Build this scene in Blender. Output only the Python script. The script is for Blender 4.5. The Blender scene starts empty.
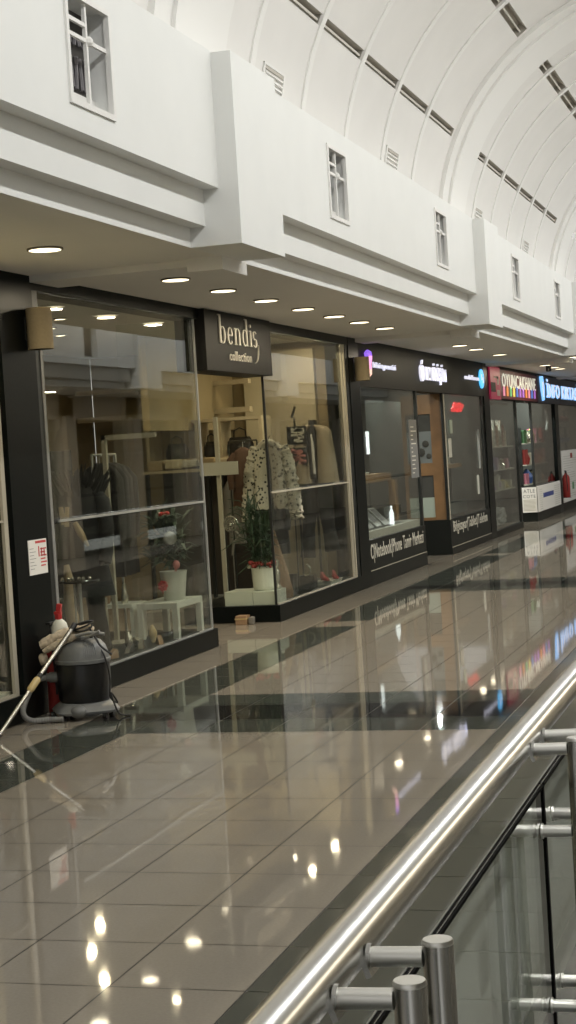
import bpy, bmesh, math, random
from math import sin, cos, pi, radians, atan2, sqrt
from mathutils import Vector, Matrix
random.seed(7)
SC = bpy.context.scene
COL = SC.collection

# ------------------------------------------------------------------ materials
def mat(name, col, rough=.5, metal=0., spec=.5, emit=None, es=0., var=0., scale=8., bump=0., bscale=40., coat=0.):
    m = bpy.data.materials.new(name); m.use_nodes = True
    n = m.node_tree.nodes; l = m.node_tree.links; b = n['Principled BSDF']
    c = (*col, 1.)
    b.inputs['Base Color'].default_value = c
    b.inputs['Roughness'].default_value = rough
    b.inputs['Metallic'].default_value = metal
    b.inputs['Specular IOR Level'].default_value = spec
    b.inputs['Coat Weight'].default_value = coat
    if emit:
        b.inputs['Emission Color'].default_value = (*emit, 1.); b.inputs['Emission Strength'].default_value = es
    if var or bump:
        tc = n.new('ShaderNodeTexCoord')
    if var:
        t = n.new('ShaderNodeTexNoise'); t.inputs['Scale'].default_value = scale; t.inputs['Detail'].default_value = 4
        l.new(tc.outputs['Object'], t.inputs['Vector'])
        r = n.new('ShaderNodeValToRGB')
        r.color_ramp.elements[0].position = .3; r.color_ramp.elements[1].position = .7
        r.color_ramp.elements[0].color = (*[max(0, x*(1-var)) for x in col], 1.)
        r.color_ramp.elements[1].color = (*[min(1, x*(1+var)) for x in col], 1.)
        l.new(t.outputs['Fac'], r.inputs['Fac']); l.new(r.outputs['Color'], b.inputs['Base Color'])
    if bump:
        t2 = n.new('ShaderNodeTexNoise'); t2.inputs['Scale'].default_value = bscale; t2.inputs['Detail'].default_value = 3
        l.new(tc.outputs['Object'], t2.inputs['Vector'])
        bp = n.new('ShaderNodeBump'); bp.inputs['Strength'].default_value = bump; bp.inputs['Distance'].default_value = .01
        l.new(t2.outputs['Fac'], bp.inputs['Height']); l.new(bp.outputs['Normal'], b.inputs['Normal'])
    return m

def glass(name, tint=(1, 1, 1), ior=1.5, boost=1.0):
    """thin architectural glass: straight-through transmission plus fresnel mirror"""
    m = bpy.data.materials.new(name); m.use_nodes = True
    n = m.node_tree.nodes; l = m.node_tree.links; n.clear()
    o = n.new('ShaderNodeOutputMaterial'); mx = n.new('ShaderNodeMixShader')
    f = n.new('ShaderNodeFresnel'); f.inputs['IOR'].default_value = ior
    ge = n.new('ShaderNodeNewGeometry'); mi = n.new('ShaderNodeMapRange')   # same mirror strength on the front and the back face
    mi.inputs['To Min'].default_value = ior; mi.inputs['To Max'].default_value = 1/ior
    l.new(ge.outputs['Backfacing'], mi.inputs['Value']); l.new(mi.outputs['Result'], f.inputs['IOR'])
    mu = n.new('ShaderNodeMath'); mu.operation = 'MULTIPLY'; mu.inputs[1].default_value = boost; mu.use_clamp = True
    tr = n.new('ShaderNodeBsdfTransparent'); tr.inputs['Color'].default_value = (*tint, 1)
    gl = n.new('ShaderNodeBsdfGlossy'); gl.inputs['Roughness'].default_value = .0
    l.new(f.outputs[0], mu.inputs[0]); l.new(mu.outputs[0], mx.inputs[0])
    l.new(tr.outputs[0], mx.inputs[1]); l.new(gl.outputs[0], mx.inputs[2]); l.new(mx.outputs[0], o.inputs[0])
    return m

def floor_mat(name, col, rough, var, spec=.5):
    m = mat(name, col, rough, spec=spec, var=var, scale=90., bump=.0)
    n = m.node_tree.nodes; l = m.node_tree.links; b = n['Principled BSDF']
    tc = n.new('ShaderNodeTexCoord'); mp = n.new('ShaderNodeMapping')
    mp.inputs['Scale'].default_value = (1.5, 1.5, 1.5)
    t = n.new('ShaderNodeTexNoise'); t.inputs['Scale'].default_value = 1.6; t.inputs['Detail'].default_value = 2
    l.new(tc.outputs['Object'], mp.inputs[0]); l.new(mp.outputs[0], t.inputs['Vector'])
    bp = n.new('ShaderNodeBump'); bp.inputs['Strength'].default_value = .012; bp.inputs['Distance'].default_value = .02
    l.new(t.outputs['Fac'], bp.inputs['Height']); l.new(bp.outputs['Normal'], b.inputs['Normal'])
    return m

M = dict(
    white=mat('white_paint', (.79, .795, .775), .7, spec=.25, var=.015, scale=3),
    vault=mat('vault_plaster', (.76, .745, .72), .8, spec=.2, var=.02, scale=2),
    rib=mat('rib_plaster', (.80, .79, .765), .75, spec=.2),
    soffit=mat('soffit_paint', (.80, .785, .75), .8, spec=.2, var=.015, scale=2),
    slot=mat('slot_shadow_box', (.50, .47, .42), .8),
    slotlip=mat('slot_lip_metal', (.64, .61, .55), .6),
    tan=floor_mat('tan_porcelain', (.272, .243, .198), .035, .05, .55),
    dark=floor_mat('dark_green_granite', (.060, .066, .056), .04, .18, .62),
    black=floor_mat('black_granite_floor', (.022, .022, .021), .035, .25, .62),
    kerb=mat('kerb_stone', (.012, .013, .012), .25, var=.3, scale=60),
    grout=mat('tan_grout', (.05, .045, .038), .7),
    groutl=mat('light_grout', (.24, .23, .20), .7),
    granite=mat('facade_granite', (.006, .0075, .007), .3, spec=.07, var=.3, scale=120),
    granite2=mat('facade_granite_matt', (.013, .0145, .013), .4, spec=.12, var=.25, scale=90),
    fascia=mat('fascia_panel', (.013, .0128, .0115), .5, spec=.12, var=.06, scale=5),
    frame=mat('dark_metal_frame', (.03, .032, .03), .35, metal=.4),
    alu=mat('aluminium_strip', (.50, .51, .49), .35, metal=.7),
    alubeige=mat('beige_frame', (.42, .39, .31), .4),
    chrome=mat('brushed_stainless', (.43, .425, .40), .27, metal=1., bump=.0),
    chrome2=mat('stainless_post', (.45, .445, .42), .25, metal=1.),
    steelcap=mat('stainless_cap', (.62, .61, .57), .35, metal=1.),
    jointblack=mat('black_joint_seal', (.004, .004, .004), .8, spec=.05),
    blackrub=mat('black_rubber', (.012, .012, .012), .5),
    beige=mat('beige_wall', (.33, .26, .15), .8, var=.05, scale=6),
    beigel=mat('light_beige_backdrop', (.52, .45, .31), .8, var=.06, scale=3, bump=.3, bscale=4),
    brown=mat('dark_brown_panel', (.035, .028, .022), .6, var=.2, scale=6),
    wood2=mat('honey_oak', (.36, .21, .09), .45, var=.15, scale=5),
    wood=mat('warm_oak', (.20, .11, .045), .45, var=.15, scale=5),
    woodl=mat('pale_shelf_board', (.48, .40, .27), .5, var=.1, scale=10),
    shelfdark=mat('dark_shelf', (.03, .03, .028), .5),
    cream=mat('cream_enamel', (.62, .60, .50), .4),
    whitep=mat('white_lacquer', (.66, .68, .60), .35),
    ceram=mat('white_ceramic', (.64, .64, .56), .35, var=.04, scale=20),
    shade=mat('lamp_shade_fabric', (.40, .32, .19), .8, var=.05, scale=60),
    paper=mat('paper_white', (.78, .76, .72), .7),
    redink=mat('red_ink', (.55, .05, .05), .6),
    inkgrey=mat('grey_ink', (.16, .16, .16), .6),
    inkblue=mat('blue_ink', (.05, .07, .25), .6),
    lettering=mat('silver_lettering', (.58, .55, .48), .4, metal=.1),
    creamletter=mat('cream_vinyl_lettering', (.62, .60, .52), .5),
    whitelit=mat('lit_white_letters', (.8, .8, .9), .4, emit=(.80, .82, 1.), es=.22),
    bluelit=mat('lit_blue_letters', (.1, .3, .8), .4, emit=(.25, .55, 1.), es=0.39),
    cyanlit=mat('lit_cyan_disc', (.1, .5, .8), .4, emit=(.08, .48, .95), es=0.39),
    purplelit=mat('lit_purple', (.4, .2, .8), .4, emit=(.30, .14, .85), es=0.31),
    pinklit=mat('lit_pink', (.9, .3, .6), .4, emit=(1., .42, .72), es=0.36),
    orangelit=mat('lit_orange', (.9, .5, .3), .4, emit=(1., .62, .50), es=0.34),
    redlit=mat('lit_red', (.9, .05, .05), .4, emit=(1., .03, .04), es=0.52),
    magpanel=mat('magenta_panel', (.30, .02, .06), .4, emit=(.30, .012, .05), es=.15),
    maroon=mat('maroon_panel', (.13, .02, .03), .45),
    navy=mat('navy_panel', (.012, .018, .05), .4),
    tube=mat('lit_tube', (.9, .9, .9), .4, emit=(.9, .97, 1.), es=.7),
    lamp=mat('lit_lamp_disc', (1, .95, .8), .4, emit=(1., .86, .58), es=1.1),
    lampring=mat('lamp_trim_ring', (.20, .17, .12), .4, metal=.5),
    vacgrey=mat('vac_grey_plastic', (.15, .155, .152), .35, var=.05, scale=30),
    vacblack=mat('vac_black_tank', (.010, .010, .010), .28),
    red=mat('red_plastic', (.42, .02, .02), .35),
    redm=mat('red_matte', (.30, .03, .025), .6),
    rag=mat('cream_rag', (.50, .42, .31), .9, var=.25, scale=40, bump=.5, bscale=60),
    hose=mat('grey_hose', (.22, .22, .21), .45),
    brass=mat('yellow_joint', (.50, .38, .17), .4),
    blackcloth=mat('black_cloth', (.012, .012, .013), .85),
    darkcloth=mat('charcoal_cloth', (.035, .035, .037), .85, var=.2, scale=30),
    blazer=mat('beige_blazer_cloth', (.34, .28, .20), .85, var=.1, scale=20),
    browncoat=mat('brown_coat_cloth', (.10, .055, .035), .85),
    tancloth=mat('tan_cloth', (.34, .26, .15), .85),
    greycloth=mat('grey_cloth', (.16, .15, .13), .85),
    skin=mat('mannequin_skin', (.30, .22, .14), .5),
    leaf=mat('dark_leaf', (.03, .055, .028), .6, var=.3, scale=30),
    leafp=mat('pale_leaf', (.12, .15, .10), .6),
    redflower=mat('red_flower', (.30, .035, .03), .6),
    pinkp=mat('pink_plush', (.55, .22, .20), .7),
    silver=mat('silver_ornament', (.6, .58, .5), .2, metal=.8),
    mirror=mat('dark_mirror', (.10, .10, .095), .08, metal=1.),
    bag=mat('black_leather', (.014, .013, .012), .35),
    tanleather=mat('tan_leather', (.30, .19, .11), .5),
    board=mat('grey_board', (.42, .41, .35), .5),
    paleglass=mat('frosted_pale_pane', (.36, .42, .36), .3),
    greypane=mat('blue_grey_pane', (.17, .19, .19), .25),
    laptop=mat('silver_laptop', (.50, .52, .50), .35, metal=.2),
    curtain=mat('grey_curtain', (.20, .19, .20), .8, var=.2, scale=20),
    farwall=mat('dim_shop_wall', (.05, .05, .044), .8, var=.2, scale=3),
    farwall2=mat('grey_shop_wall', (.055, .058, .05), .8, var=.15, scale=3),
    oppcream=mat('opposite_cream', (.74, .68, .58), .7, var=.05, scale=3),
    oppdark=mat('opposite_dark', (.05, .045, .04), .3),
    lowfloor=mat('lower_floor_tile', (.34, .34, .30), .15, var=.05, scale=2),
    opptan=mat('opposite_floor', (.24, .22, .19), .2),
    c_yel=mat('yellow_plastic', (.50, .42, .08), .5), c_blu=mat('blue_plastic', (.06, .12, .35), .5),
    c_grn=mat('green_plastic', (.10, .28, .12), .5), c_pur=mat('purple_plastic', (.25, .10, .35), .5),
    c_org=mat('orange_card', (.45, .16, .05), .6), c_pnk=mat('pink_card', (.50, .18, .25), .6),
    gl_shop=glass('shop_window_glass', (.95, .97, .94), 1.5, 1.25),
    gl_rail=glass('balustrade_glass', (.92, .95, .91), 1.5, 1.0),
)
def spotted():
    m = mat('spotted_fur', (.52, .48, .38), .9, bump=.8, bscale=90)
    n = m.node_tree.nodes; l = m.node_tree.links
    tc = n.new('ShaderNodeTexCoord'); v = n.new('ShaderNodeTexVoronoi'); v.inputs['Scale'].default_value = 26.
    r = n.new('ShaderNodeValToRGB'); r.color_ramp.interpolation = 'LINEAR'
    r.color_ramp.elements[0].position = .26; r.color_ramp.elements[0].color = (.02, .018, .015, 1)
    r.color_ramp.elements[1].position = .36; r.color_ramp.elements[1].color = (.44, .41, .33, 1)
    l.new(tc.outputs['Object'], v.inputs['Vector']); l.new(v.outputs['Distance'], r.inputs[0])
    l.new(r.outputs[0], n['Principled BSDF'].inputs['Base Color'])
    return m
M['fur'] = spotted()

# ------------------------------------------------------------------ mesh helpers
class MB:
    def __init__(s): s.bm = bmesh.new()
    def poly(s, vs, flip=False):
        v = [s.bm.verts.new(p) for p in vs]
        try: s.bm.faces.new(v[::-1] if flip else v)
        except ValueError: pass
        return s
    def box(s, a, b, rot=None, piv=None):
        x0, x1 = sorted((a[0], b[0])); y0, y1 = sorted((a[1], b[1])); z0, z1 = sorted((a[2], b[2]))
        P = [(x0,y0,z0),(x1,y0,z0),(x1,y1,z0),(x0,y1,z0),(x0,y0,z1),(x1,y0,z1),(x1,y1,z1),(x0,y1,z1)]
        if rot is not None:
            c = Vector(piv) if piv is not None else Vector(((x0+x1)/2, (y0+y1)/2, (z0+z1)/2))
            P = [rot @ (Vector(p)-c)+c for p in P]
        v = [s.bm.verts.new(p) for p in P]
        for f in ((3,2,1,0),(4,5,6,7),(0,1,5,4),(1,2,6,5),(2,3,7,6),(3,0,4,7)): s.bm.faces.new([v[i] for i in f])
        return s
    def prism(s, pts, d, axis='x', at=0.):
        """closed polygon pts (2D) extruded by d along an axis. axis x: pts=(y,z); y: (x,z); z: (x,y)"""
        def P(p, t):
            return {'x': (t, p[0], p[1]), 'y': (p[0], t, p[1]), 'z': (p[0], p[1], t)}[axis]
        a = [s.bm.verts.new(P(p, at)) for p in pts]; b = [s.bm.verts.new(P(p, at+d)) for p in pts]
        s.bm.faces.new(a[::-1]); s.bm.faces.new(b)
        k = len(pts)
        for i in range(k): s.bm.faces.new((a[i], a[(i+1) % k], b[(i+1) % k], b[i]))
        return s
    def ring_loft(s, rings, cap=True, closed=True):
        R = [[s.bm.verts.new(p) for p in r] for r in rings]
        k = len(R[0])
        for i in range(len(R)-1):
            for j in range(k if closed else k-1):
                s.bm.faces.new((R[i][j], R[i][(j+1) % k], R[i+1][(j+1) % k], R[i+1][j]))
        if cap: s.bm.faces.new(R[0][::-1]); s.bm.faces.new(R[-1])
        return s
    def lathe(s, prof, c=(0, 0, 0), seg=24, sx=1., sy=1., rz=0.):
        """prof: list of (radius, z)"""
        rings = []
        for r, z in prof:
            r = max(r, 1e-4)
            rr = []
            for i in range(seg):
                a = 2*pi*i/seg; x = r*sx*cos(a); y = r*sy*sin(a)
                rr.append((c[0]+x*cos(rz)-y*sin(rz), c[1]+x*sin(rz)+y*cos(rz), c[2]+z))
            rings.append(rr)
        return s.ring_loft(rings)
    def tube(s, pts, r, seg=10, cap=True):
        pts = [Vector(p) for p in pts]
        rs = r if isinstance(r, (list, tuple)) else [r]*len(pts)
        rings = []; up = None
        for i, p in enumerate(pts):
            t = (pts[min(i+1, len(pts)-1)]-pts[max(i-1, 0)]).normalized()
            if up is None: up = Vector((0, 0, 1)) if abs(t.z) < .9 else Vector((1, 0, 0))
            u = t.cross(up).normalized(); w = u.cross(t).normalized(); up = w
            rings.append([p+u*rs[i]*cos(2*pi*j/seg)+w*rs[i]*sin(2*pi*j/seg) for j in range(seg)])
        return s.ring_loft(rings, cap)
    def ball(s, c, r, seg=12, sz=1., sx=1., sy=1.):
        n = seg//2
        return s.lathe([(r*sin(pi*i/n), -r*sz*cos(pi*i/n)) for i in range(n+1)], c, seg, sx, sy)

def mk(name, mb, m, parent=None, smooth=False, bevel=0., **props):
    bm = mb.bm if isinstance(mb, MB) else mb
    bmesh.ops.recalc_face_normals(bm, faces=bm.faces[:])
    me = bpy.data.meshes.new(name); bm.to_mesh(me); bm.free()
    o = bpy.data.objects.new(name, me); COL.objects.link(o)
    me.materials.append(M[m] if isinstance(m, str) else m)
    if smooth:
        for p in me.polygons: p.use_smooth = True
        try: me.set_sharp_from_angle(angle=radians(40))
        except Exception: pass
    if bevel:
        md = o.modifiers.new('bevel', 'BEVEL'); md.width = bevel; md.segments = 2; md.limit_method = 'ANGLE'
    if parent is not None:
        o.parent = parent
        p = parent; T = Matrix.Identity(4); chain = []
        while p is not None: chain.append(Vector(p.location)); p = p.parent
        o.matrix_parent_inverse = Matrix.Translation(-sum(chain, Vector()))
    for k, v in props.items(): o[k] = v
    return o
def struct(name, mb, m, parent=None, **k):
    o = mk(name, mb, m, parent, **k)
    if parent is None: o['kind'] = 'structure'
    return o
def tag(o, label, cat, group=None):
    o['label'] = label; o['category'] = cat
    if group: o['group'] = group
    return o
def thing(name, label, cat, loc=(0, 0, 0), group=None):
    o = bpy.data.objects.new(name, None); COL.objects.link(o); o.location = loc; o.empty_display_size = .05
    return tag(o, label, cat, group)
def dup(root, delta, label=None):
    r = root.copy(); COL.objects.link(r); r.location = Vector(root.location)+Vector(delta)
    if label: r['label'] = label
    for ch in list(root.children):
        c = ch.copy(); COL.objects.link(c); c.parent = r
        for g in ch.children:
            d = g.copy(); COL.objects.link(d); d.parent = c
    return r

def text(name, s, m, y0, y1, z0, z1, x, parent=None, depth=.012, face='x'):
    """lettering on a surface that faces +x, stretched to fill y0..y1, z0..z1 (cap height incl. ascenders)"""
    cu = bpy.data.curves.new('t', 'FONT'); cu.body = s; cu.extrude = .02; cu.offset = .004; cu.space_character = 1.12; cu.resolution_u = 3
    o = bpy.data.objects.new('t', cu); COL.objects.link(o)
    bpy.context.view_layer.update()
    me = bpy.data.meshes.new_from_object(o.evaluated_get(bpy.context.evaluated_depsgraph_get()))
    bpy.data.objects.remove(o)
    xs = [v.co.x for v in me.vertices]; ys = [v.co.y for v in me.vertices]
    ax, bx, ay, by = min(xs), max(xs), min(ys), max(ys)
    for v in me.vertices:
        u = (v.co.x-ax)/(bx-ax); w = (v.co.y-ay)/(by-ay); d = (v.co.z+.02)/.04*depth
        if face == 'x': v.co = (x+d, y0+u*(y1-y0), z0+w*(z1-z0))
        else: v.co = (y0+u*(y1-y0), x-d, z0+w*(z1-z0))
    bm = bmesh.new(); bm.from_mesh(me); bpy.data.meshes.remove(me)
    return mk(name, bm, m, parent)

ORD = ['first', 'second', 'third', 'fourth', 'fifth', 'sixth', 'seventh', 'eighth', 'ninth', 'tenth', 'eleventh', 'twelfth', 'thirteenth', 'fourteenth']

# ------------------------------------------------------------------ camera
CAMP = (1675.86, 0.2943944, -0.03460678, -0.06231169)
f, yaw, pit, rol = CAMP
Fv = Vector((-sin(yaw)*cos(pit), cos(yaw)*cos(pit), sin(pit))); rv = Vector((cos(yaw), sin(yaw), 0)); uv = rv.cross(Fv)
Rv = cos(rol)*rv+sin(rol)*uv; Uv = -sin(rol)*rv+cos(rol)*uv
cd = bpy.data.cameras.new('camera'); cam = bpy.data.objects.new('camera', cd); COL.objects.link(cam)
mw = Matrix(((Rv.x, Uv.x, -Fv.x, 0), (Rv.y, Uv.y, -Fv.y, 0), (Rv.z, Uv.z, -Fv.z, 1.6), (0, 0, 0, 1)))
cam.matrix_world = mw
cd.sensor_fit = 'VERTICAL'; cd.sensor_height = 36.; cd.lens = 36.*f/1024.; cd.clip_start = .05; cd.clip_end = 200
SC.camera = cam

# ------------------------------------------------------------------ constants of the place
XF = -4.77      # line of the shop fronts
XG = -4.815     # plane of the shop glass
ZS = 2.88       # soffit
YN, YE = -4., 46.
VC = (-1.07, 3.85)  # centre of the vault arc

# ------------------------------------------------------------------ floor: real tiles over grout
def floor_build():
    T = .4493
    ys = []
    y = 9.19
    while y > YN: ys.append(y); y -= T
    ys = sorted(ys)
    ys += [9.635, 10.21]
    y = 10.655
    while y < YE: ys.append(y); y += T
    xs = [-4.77-T*k for k in range(8, 0, -1)]+[-4.758, -4.314, -3.870, -3.426, -2.982, -2.538, -2.094, -1.650, -1.2185, -.787]
    mats = ['tan', 'dark', 'black', 'grout', 'groutl']
    bm = bmesh.new()
    def kind(xc, yc):
        if xc > -1.65: return 1
        if xc < -4.76: return 0
        k = (yc-9.19) % 8.62
        inb = k < 1.46
        if inb and xc > -4.314: 
            return 2 if .44 < k < 1.02 else 1
        if -4.314 < xc < -3.87 and not (5.5 < k < 5.98 ): return 1
        return 0
    g = .0028
    def quad(x0, x1, y0, y1, z, mi, tilt=0.):
        t = [random.uniform(-tilt, tilt) for _ in range(2)]
        v = [bm.verts.new((x, y, z+t[0]*(x-(x0+x1)/2)+t[1]*(y-(y0+y1)/2))) for x, y in ((x0, y0), (x1, y0), (x1, y1), (x0, y1))]
        bm.faces.new(v).material_index = mi
    for i in range(len(ys)-1):
        for j in range(len(xs)-1):
            x0, x1, y0, y1 = xs[j], xs[j+1], ys[i], ys[i+1]
            k = kind((x0+x1)/2, (y0+y1)/2)
            quad(x0+g, x1-g, y0+g, y1-g, 0., k, .00035)
            quad(x0, x1, y0, y1, -.0025, 3 if k == 0 else 4)
    me = bpy.data.meshes.new('floor'); bm.to_mesh(me); bm.free()
    for m in mats: me.materials.append(M[m])
    o = bpy.data.objects.new('floor', me); COL.objects.link(o); o['kind'] = 'structure'
floor_build()
b = MB(); b.box((-4.9, YN, -.35), (-.787, YE, -.004)); b.box((-9.5, YN, -.35), (-4.9, YE, -.004)); struct('floor_slab', b, 'granite2')
b = MB(); b.box((-.785, YN, -.35), (-.40, YE, -.002)); struct('trim_1', b, 'kerb')
b = MB(); b.box((1.0, YN, -.35), (3.3, YE, 0)); struct('floor_right', b, 'opptan')
b = MB(); b.box((-9.5, YN, -4.3), (8, YE, -4.2)); struct('floor_lower', b, 'lowfloor')

# ------------------------------------------------------------------ soffits
def soffit(side):
    b = MB()
    sx = (lambda x: x) if side < 0 else (lambda x: 2*VC[0]-x)
    zones = [(YN, 1.02, 0)]
    bands = [(1.02, 1.92), (9.62, 10.52), (18.24, 19.14), (26.85, 27.75), (35.47, 36.37)]
    y = YN
    for y0, y1 in bands:
        b.box((sx(-9.5), y, ZS), (sx(-3.426), y0, ZS+.3))
        b.box((sx(-9.5), y0, ZS), (sx(-3.426), y1, ZS+.3))
        b.box((sx(-4.765), y0+.55, ZS-.045), (sx(-3.62), y0+1.0, ZS+.01))
        b.box((sx(-3.64), y0+.50, ZS-.085), (sx(-3.40), y0+1.0, ZS+.01))
        y = y1
    b.box((sx(-9.5), y, ZS), (sx(-3.426), YE, ZS+.3))
    struct('ceiling' if side < 0 else 'ceiling_right', b, 'soffit')
soffit(-1); soffit(1)

# ------------------------------------------------------------------ stepped upper walls with piers and niche windows
ZW1 = 3.89
WIN_Y = [3.80, 7.745, 12.475, 16.42, 21.08, 24.99, 29.7, 33.6]
PIERS = [(1.02, 1.92), (9.62, 10.52), (18.24, 19.14), (26.85, 27.75), (35.47, 36.37)]
def upper(side):
    sx = (lambda x: x) if side < 0 else (lambda x: 2*VC[0]-x)
    b = MB()
    xb = -3.75
    bays = []
    y = YN
    for p in PIERS: bays.append((y, p[0])); y = p[1]
    bays.append((y, YE))
    hw, z0, z1 = .268, 3.355, ZW1
    for y0, y1 in bays:
        b.box((sx(xb), y0, 2.881), (sx(-3.425), y1, 3.0)); b.box((sx(xb), y0, 3.0), (sx(-3.325), y1, 3.22))
        b.box((sx(xb), y0, 3.22), (sx(-3.225), y1, z0)); b.box((sx(xb), y0, z1), (sx(-3.225), y1, 4.04))
        yy = y0
        for w in WIN_Y:
            if y0 < w < y1:
                b.box((sx(xb), yy, z0), (sx(-3.225), w-hw, z1)); yy = w+hw
        b.box((sx(xb), yy, z0), (sx(-3.225), y1, z1))
    for p in PIERS: b.box((sx(xb), p[0], 2.881), (sx(-3.10), p[1], 4.03))
    struct('wall_left' if side < 0 else 'wall_right', b, 'white')
upper(-1); upper(1)
def niche(n, w):
    """cross-barred window set in the deep opening of the upper wall"""
    hw, z0, z1 = .268, 3.355, ZW1
    t = .018
    b = MB()      # surround, a little proud of the wall
    for a in (((w-hw-.012, z0-.012), (w-hw+t, z1+.012)), ((w+hw-t, z0-.012), (w+hw+.012, z1+.012)),
              ((w-hw+t, z0-.012), (w+hw-t, z0+t)), ((w-hw+t, z1-t), (w+hw-t, z1+.012))):
        b.box((-3.243, a[0][0], a[0][1]), (-3.213, a[1][0], a[1][1]))
    fr = struct('window_%d' % n, b, 'alubeige' if False else 'rib')
    b = MB()
    b.box((-3.250, w-.011, z0+t), (-3.232, w+.011, z1-t))
    zc = z0+.34
    b.box((-3.249, w-hw+t, zc-.010), (-3.233, w+hw-t, zc+.010)); b.box((-3.249, w-hw+t, z1-.13), (-3.233, w, z1-.11))
    b.ball((-3.236, w+.02, zc), .028, 10)
    mk('muntin', b, 'rib', fr)
    b = MB(); b.box((-3.372, w-hw-.0, z0), (-3.362, w+hw, z1)); mk('pane', b, 'oppdark', fr)
    b = MB()
    for k in range(9):
        yy = w-hw+.03+k*.058
        b.tube([(-3.352+.006*(k % 2), yy, z0+.14), (-3.352+.006*((k+1) % 2), yy, z0+.30)], .012, 6)
        b.tube([(-3.352+.006*(k % 2), yy, z0+.36), (-3.352+.006*((k+1) % 2), yy, z1-.14)], .012, 6)
    mk('curtain', b, 'curtain', fr)
    b = MB(); b.box((-3.36, w-hw, z0), (-3.32, w+hw, z0+.10)); mk('sill', b, 'rib', fr)
for n, w in enumerate(WIN_Y[1:6]): niche(n+1, w)
# back of the unused niches
b = MB()
for w in (WIN_Y[0], WIN_Y[6], WIN_Y[7]): b.box((-3.37, w-.272, 3.355), (-3.33, w+.272, ZW1))
for w in WIN_Y: b.box((2*VC[0]+3.33, w-.272, 3.355), (2*VC[0]+3.40, w+.272, ZW1))
struct('window_6', b, 'oppdark')

# ------------------------------------------------------------------ barrel vault
def vp(th, r): return (VC[0]+r*cos(radians(th)), VC[1]+r*sin(radians(th)))
def vault():
    bays = [(-4., 1.9, []), (10.72, 18.0, [(10.75, 11.35)]+[(11.42+1.316*k, 11.42+1.316*k+1.24) for k in range(5)]),
            (19.30, 26.60, [(19.33, 19.93)]+[(20.0+1.25*k, 20.0+1.25*k+1.17) for k in range(5)]),
            (27.9, 35.2, [(27.93, 28.53)]+[(28.6+1.25*k, 28.6+1.25*k+1.17) for k in range(5)]), (36.5, 46, []),
            (2.2, 9.42, [(2.23, 2.83)]+[(2.9+1.3*k, 2.9+1.3*k+1.22) for k in range(5)])]
    S1, S2 = (153.4, 155.4), (124.0, 127.0)
    holes = [S1, S2]
    ths = sorted(set([176, 172, 168, 164, 160, S1[1], S1[0], 149, 144, 139, 134, 130, S2[1], S2[0], 119, 114, 109, 104, 99, 94, 90,
                      86, 81, 76, 71, 66, 61, 56, 50, 44, 38, 32, 26, 20, 14, 8, 3, 180, 0]), reverse=True)
    b = MB(); r = 2.5
    for y0, y1, slots in bays:
        yb = sorted(set([y0, y1]+[q for s in slots for q in s]))
        for i in range(len(ths)-1):
            ta, tb = ths[i], ths[i+1]
            hole = any(abs(ta-h[1]) < .01 and abs(tb-h[0]) < .01 for h in holes)
            for j in range(len(yb)-1):
                a, c = yb[j], yb[j+1]
                if hole and any(abs(a-s[0]) < .01 for s in slots): continue
                p, q = vp(ta, r), vp(tb, r)
                b.poly([(p[0], a, p[1]), (p[0], c, p[1]), (q[0], c, q[1]), (q[0], a, q[1])])
    bmesh.ops.remove_doubles(b.bm, verts=b.bm.verts[:], dist=1e-4)
    struct('ceiling_vault', b, 'vault', smooth=True)
    # ribs between the bays of slots
    b = MB()
    def arch(y0, y1, r0, r1, t0=178, t1=2, n=40):
        rings = []
        for k in range(n+1):
            th = t0+(t1-t0)*k/n
            p, q = vp(th, r0), vp(th, r1)
            rings.append([(p[0], y0, p[1]), (p[0], y1, p[1]), (q[0], y1, q[1]), (q[0], y0, q[1])])
        b.ring_loft(rings)
    for y0, y1, slots in bays:
        for k, s in enumerate(slots[1:]): arch(s[0]-.085, s[0]+.012, 2.515, 2.486)
    struct('trim_2', b, 'rib', smooth=True)
    b = MB()
    for y0, y1 in ((1.9, 2.2), (9.42, 10.72), (18.0, 19.3), (26.6, 27.9), (35.2, 36.5)):
        arch(y0, y1, 2.6, 2.455); arch(y0+.28, y1-.42, 2.5, 2.425)
    struct('trim_3', b, 'rib', smooth=True)
    # slot vents, each a recessed box with a lip
    cnt = {}
    for y0, y1, slots in bays[1:4]+bays[5:]:
        if y0 > 27: continue
        for row, (h, nm) in enumerate(((S1, 'lower'), (S2, 'upper'))):
            for k, s in enumerate(slots):
                if s[1] < 9.6: continue
                if row == 1 and s[1] < 15.5: continue
                ta, tb = h[1], h[0]
                A, B = vp(ta, r), vp(tb, r); A2, B2 = vp(ta+.6, r+.10), vp(tb+.6, r+.10)
                bb = MB(); a, c = s
                P = lambda p, y: (p[0], y, p[1])
                bb.poly([P(A, a), P(A2, a), P(A2, c), P(A, c)]); bb.poly([P(B, a), P(B, c), P(B2, c), P(B2, a)])
                bb.poly([P(A2, a), P(B2, a), P(B2, c), P(A2, c)])
                bb.poly([P(A, a), P(B, a), P(B2, a), P(A2, a)]); bb.poly([P(A, c), P(A2, c), P(B2, c), P(B, c)])
                where = 'nearer vault bay, counted from the camera' if y0 < 15 else 'farther vault bay, counted from the camera'
                t = thing('slot_vent', '%s slot vent of the %s row, %s' % (
                    ('short' if k == 0 else ORD[k-1]+' long'), nm, where), 'vent', (A[0], a, A[1]), 'dark slot vents along the vault')
                mk('recess', bb, 'slot', t)
                tm = (ta+tb)/2+.15
                C0, C1 = vp(tm+.25, r+.05), vp(tm-.15, r+.05); C2, C3 = vp(tm-.15, r+.02), vp(tm+.25, r+.02)
                bb = MB(); bb.ring_loft([[P(C0, y), P(C1, y), P(C2, y), P(C3, y)] for y in (a+.005, c-.005)])
                mk('lip', bb, 'slotlip', t)
vault()
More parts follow.
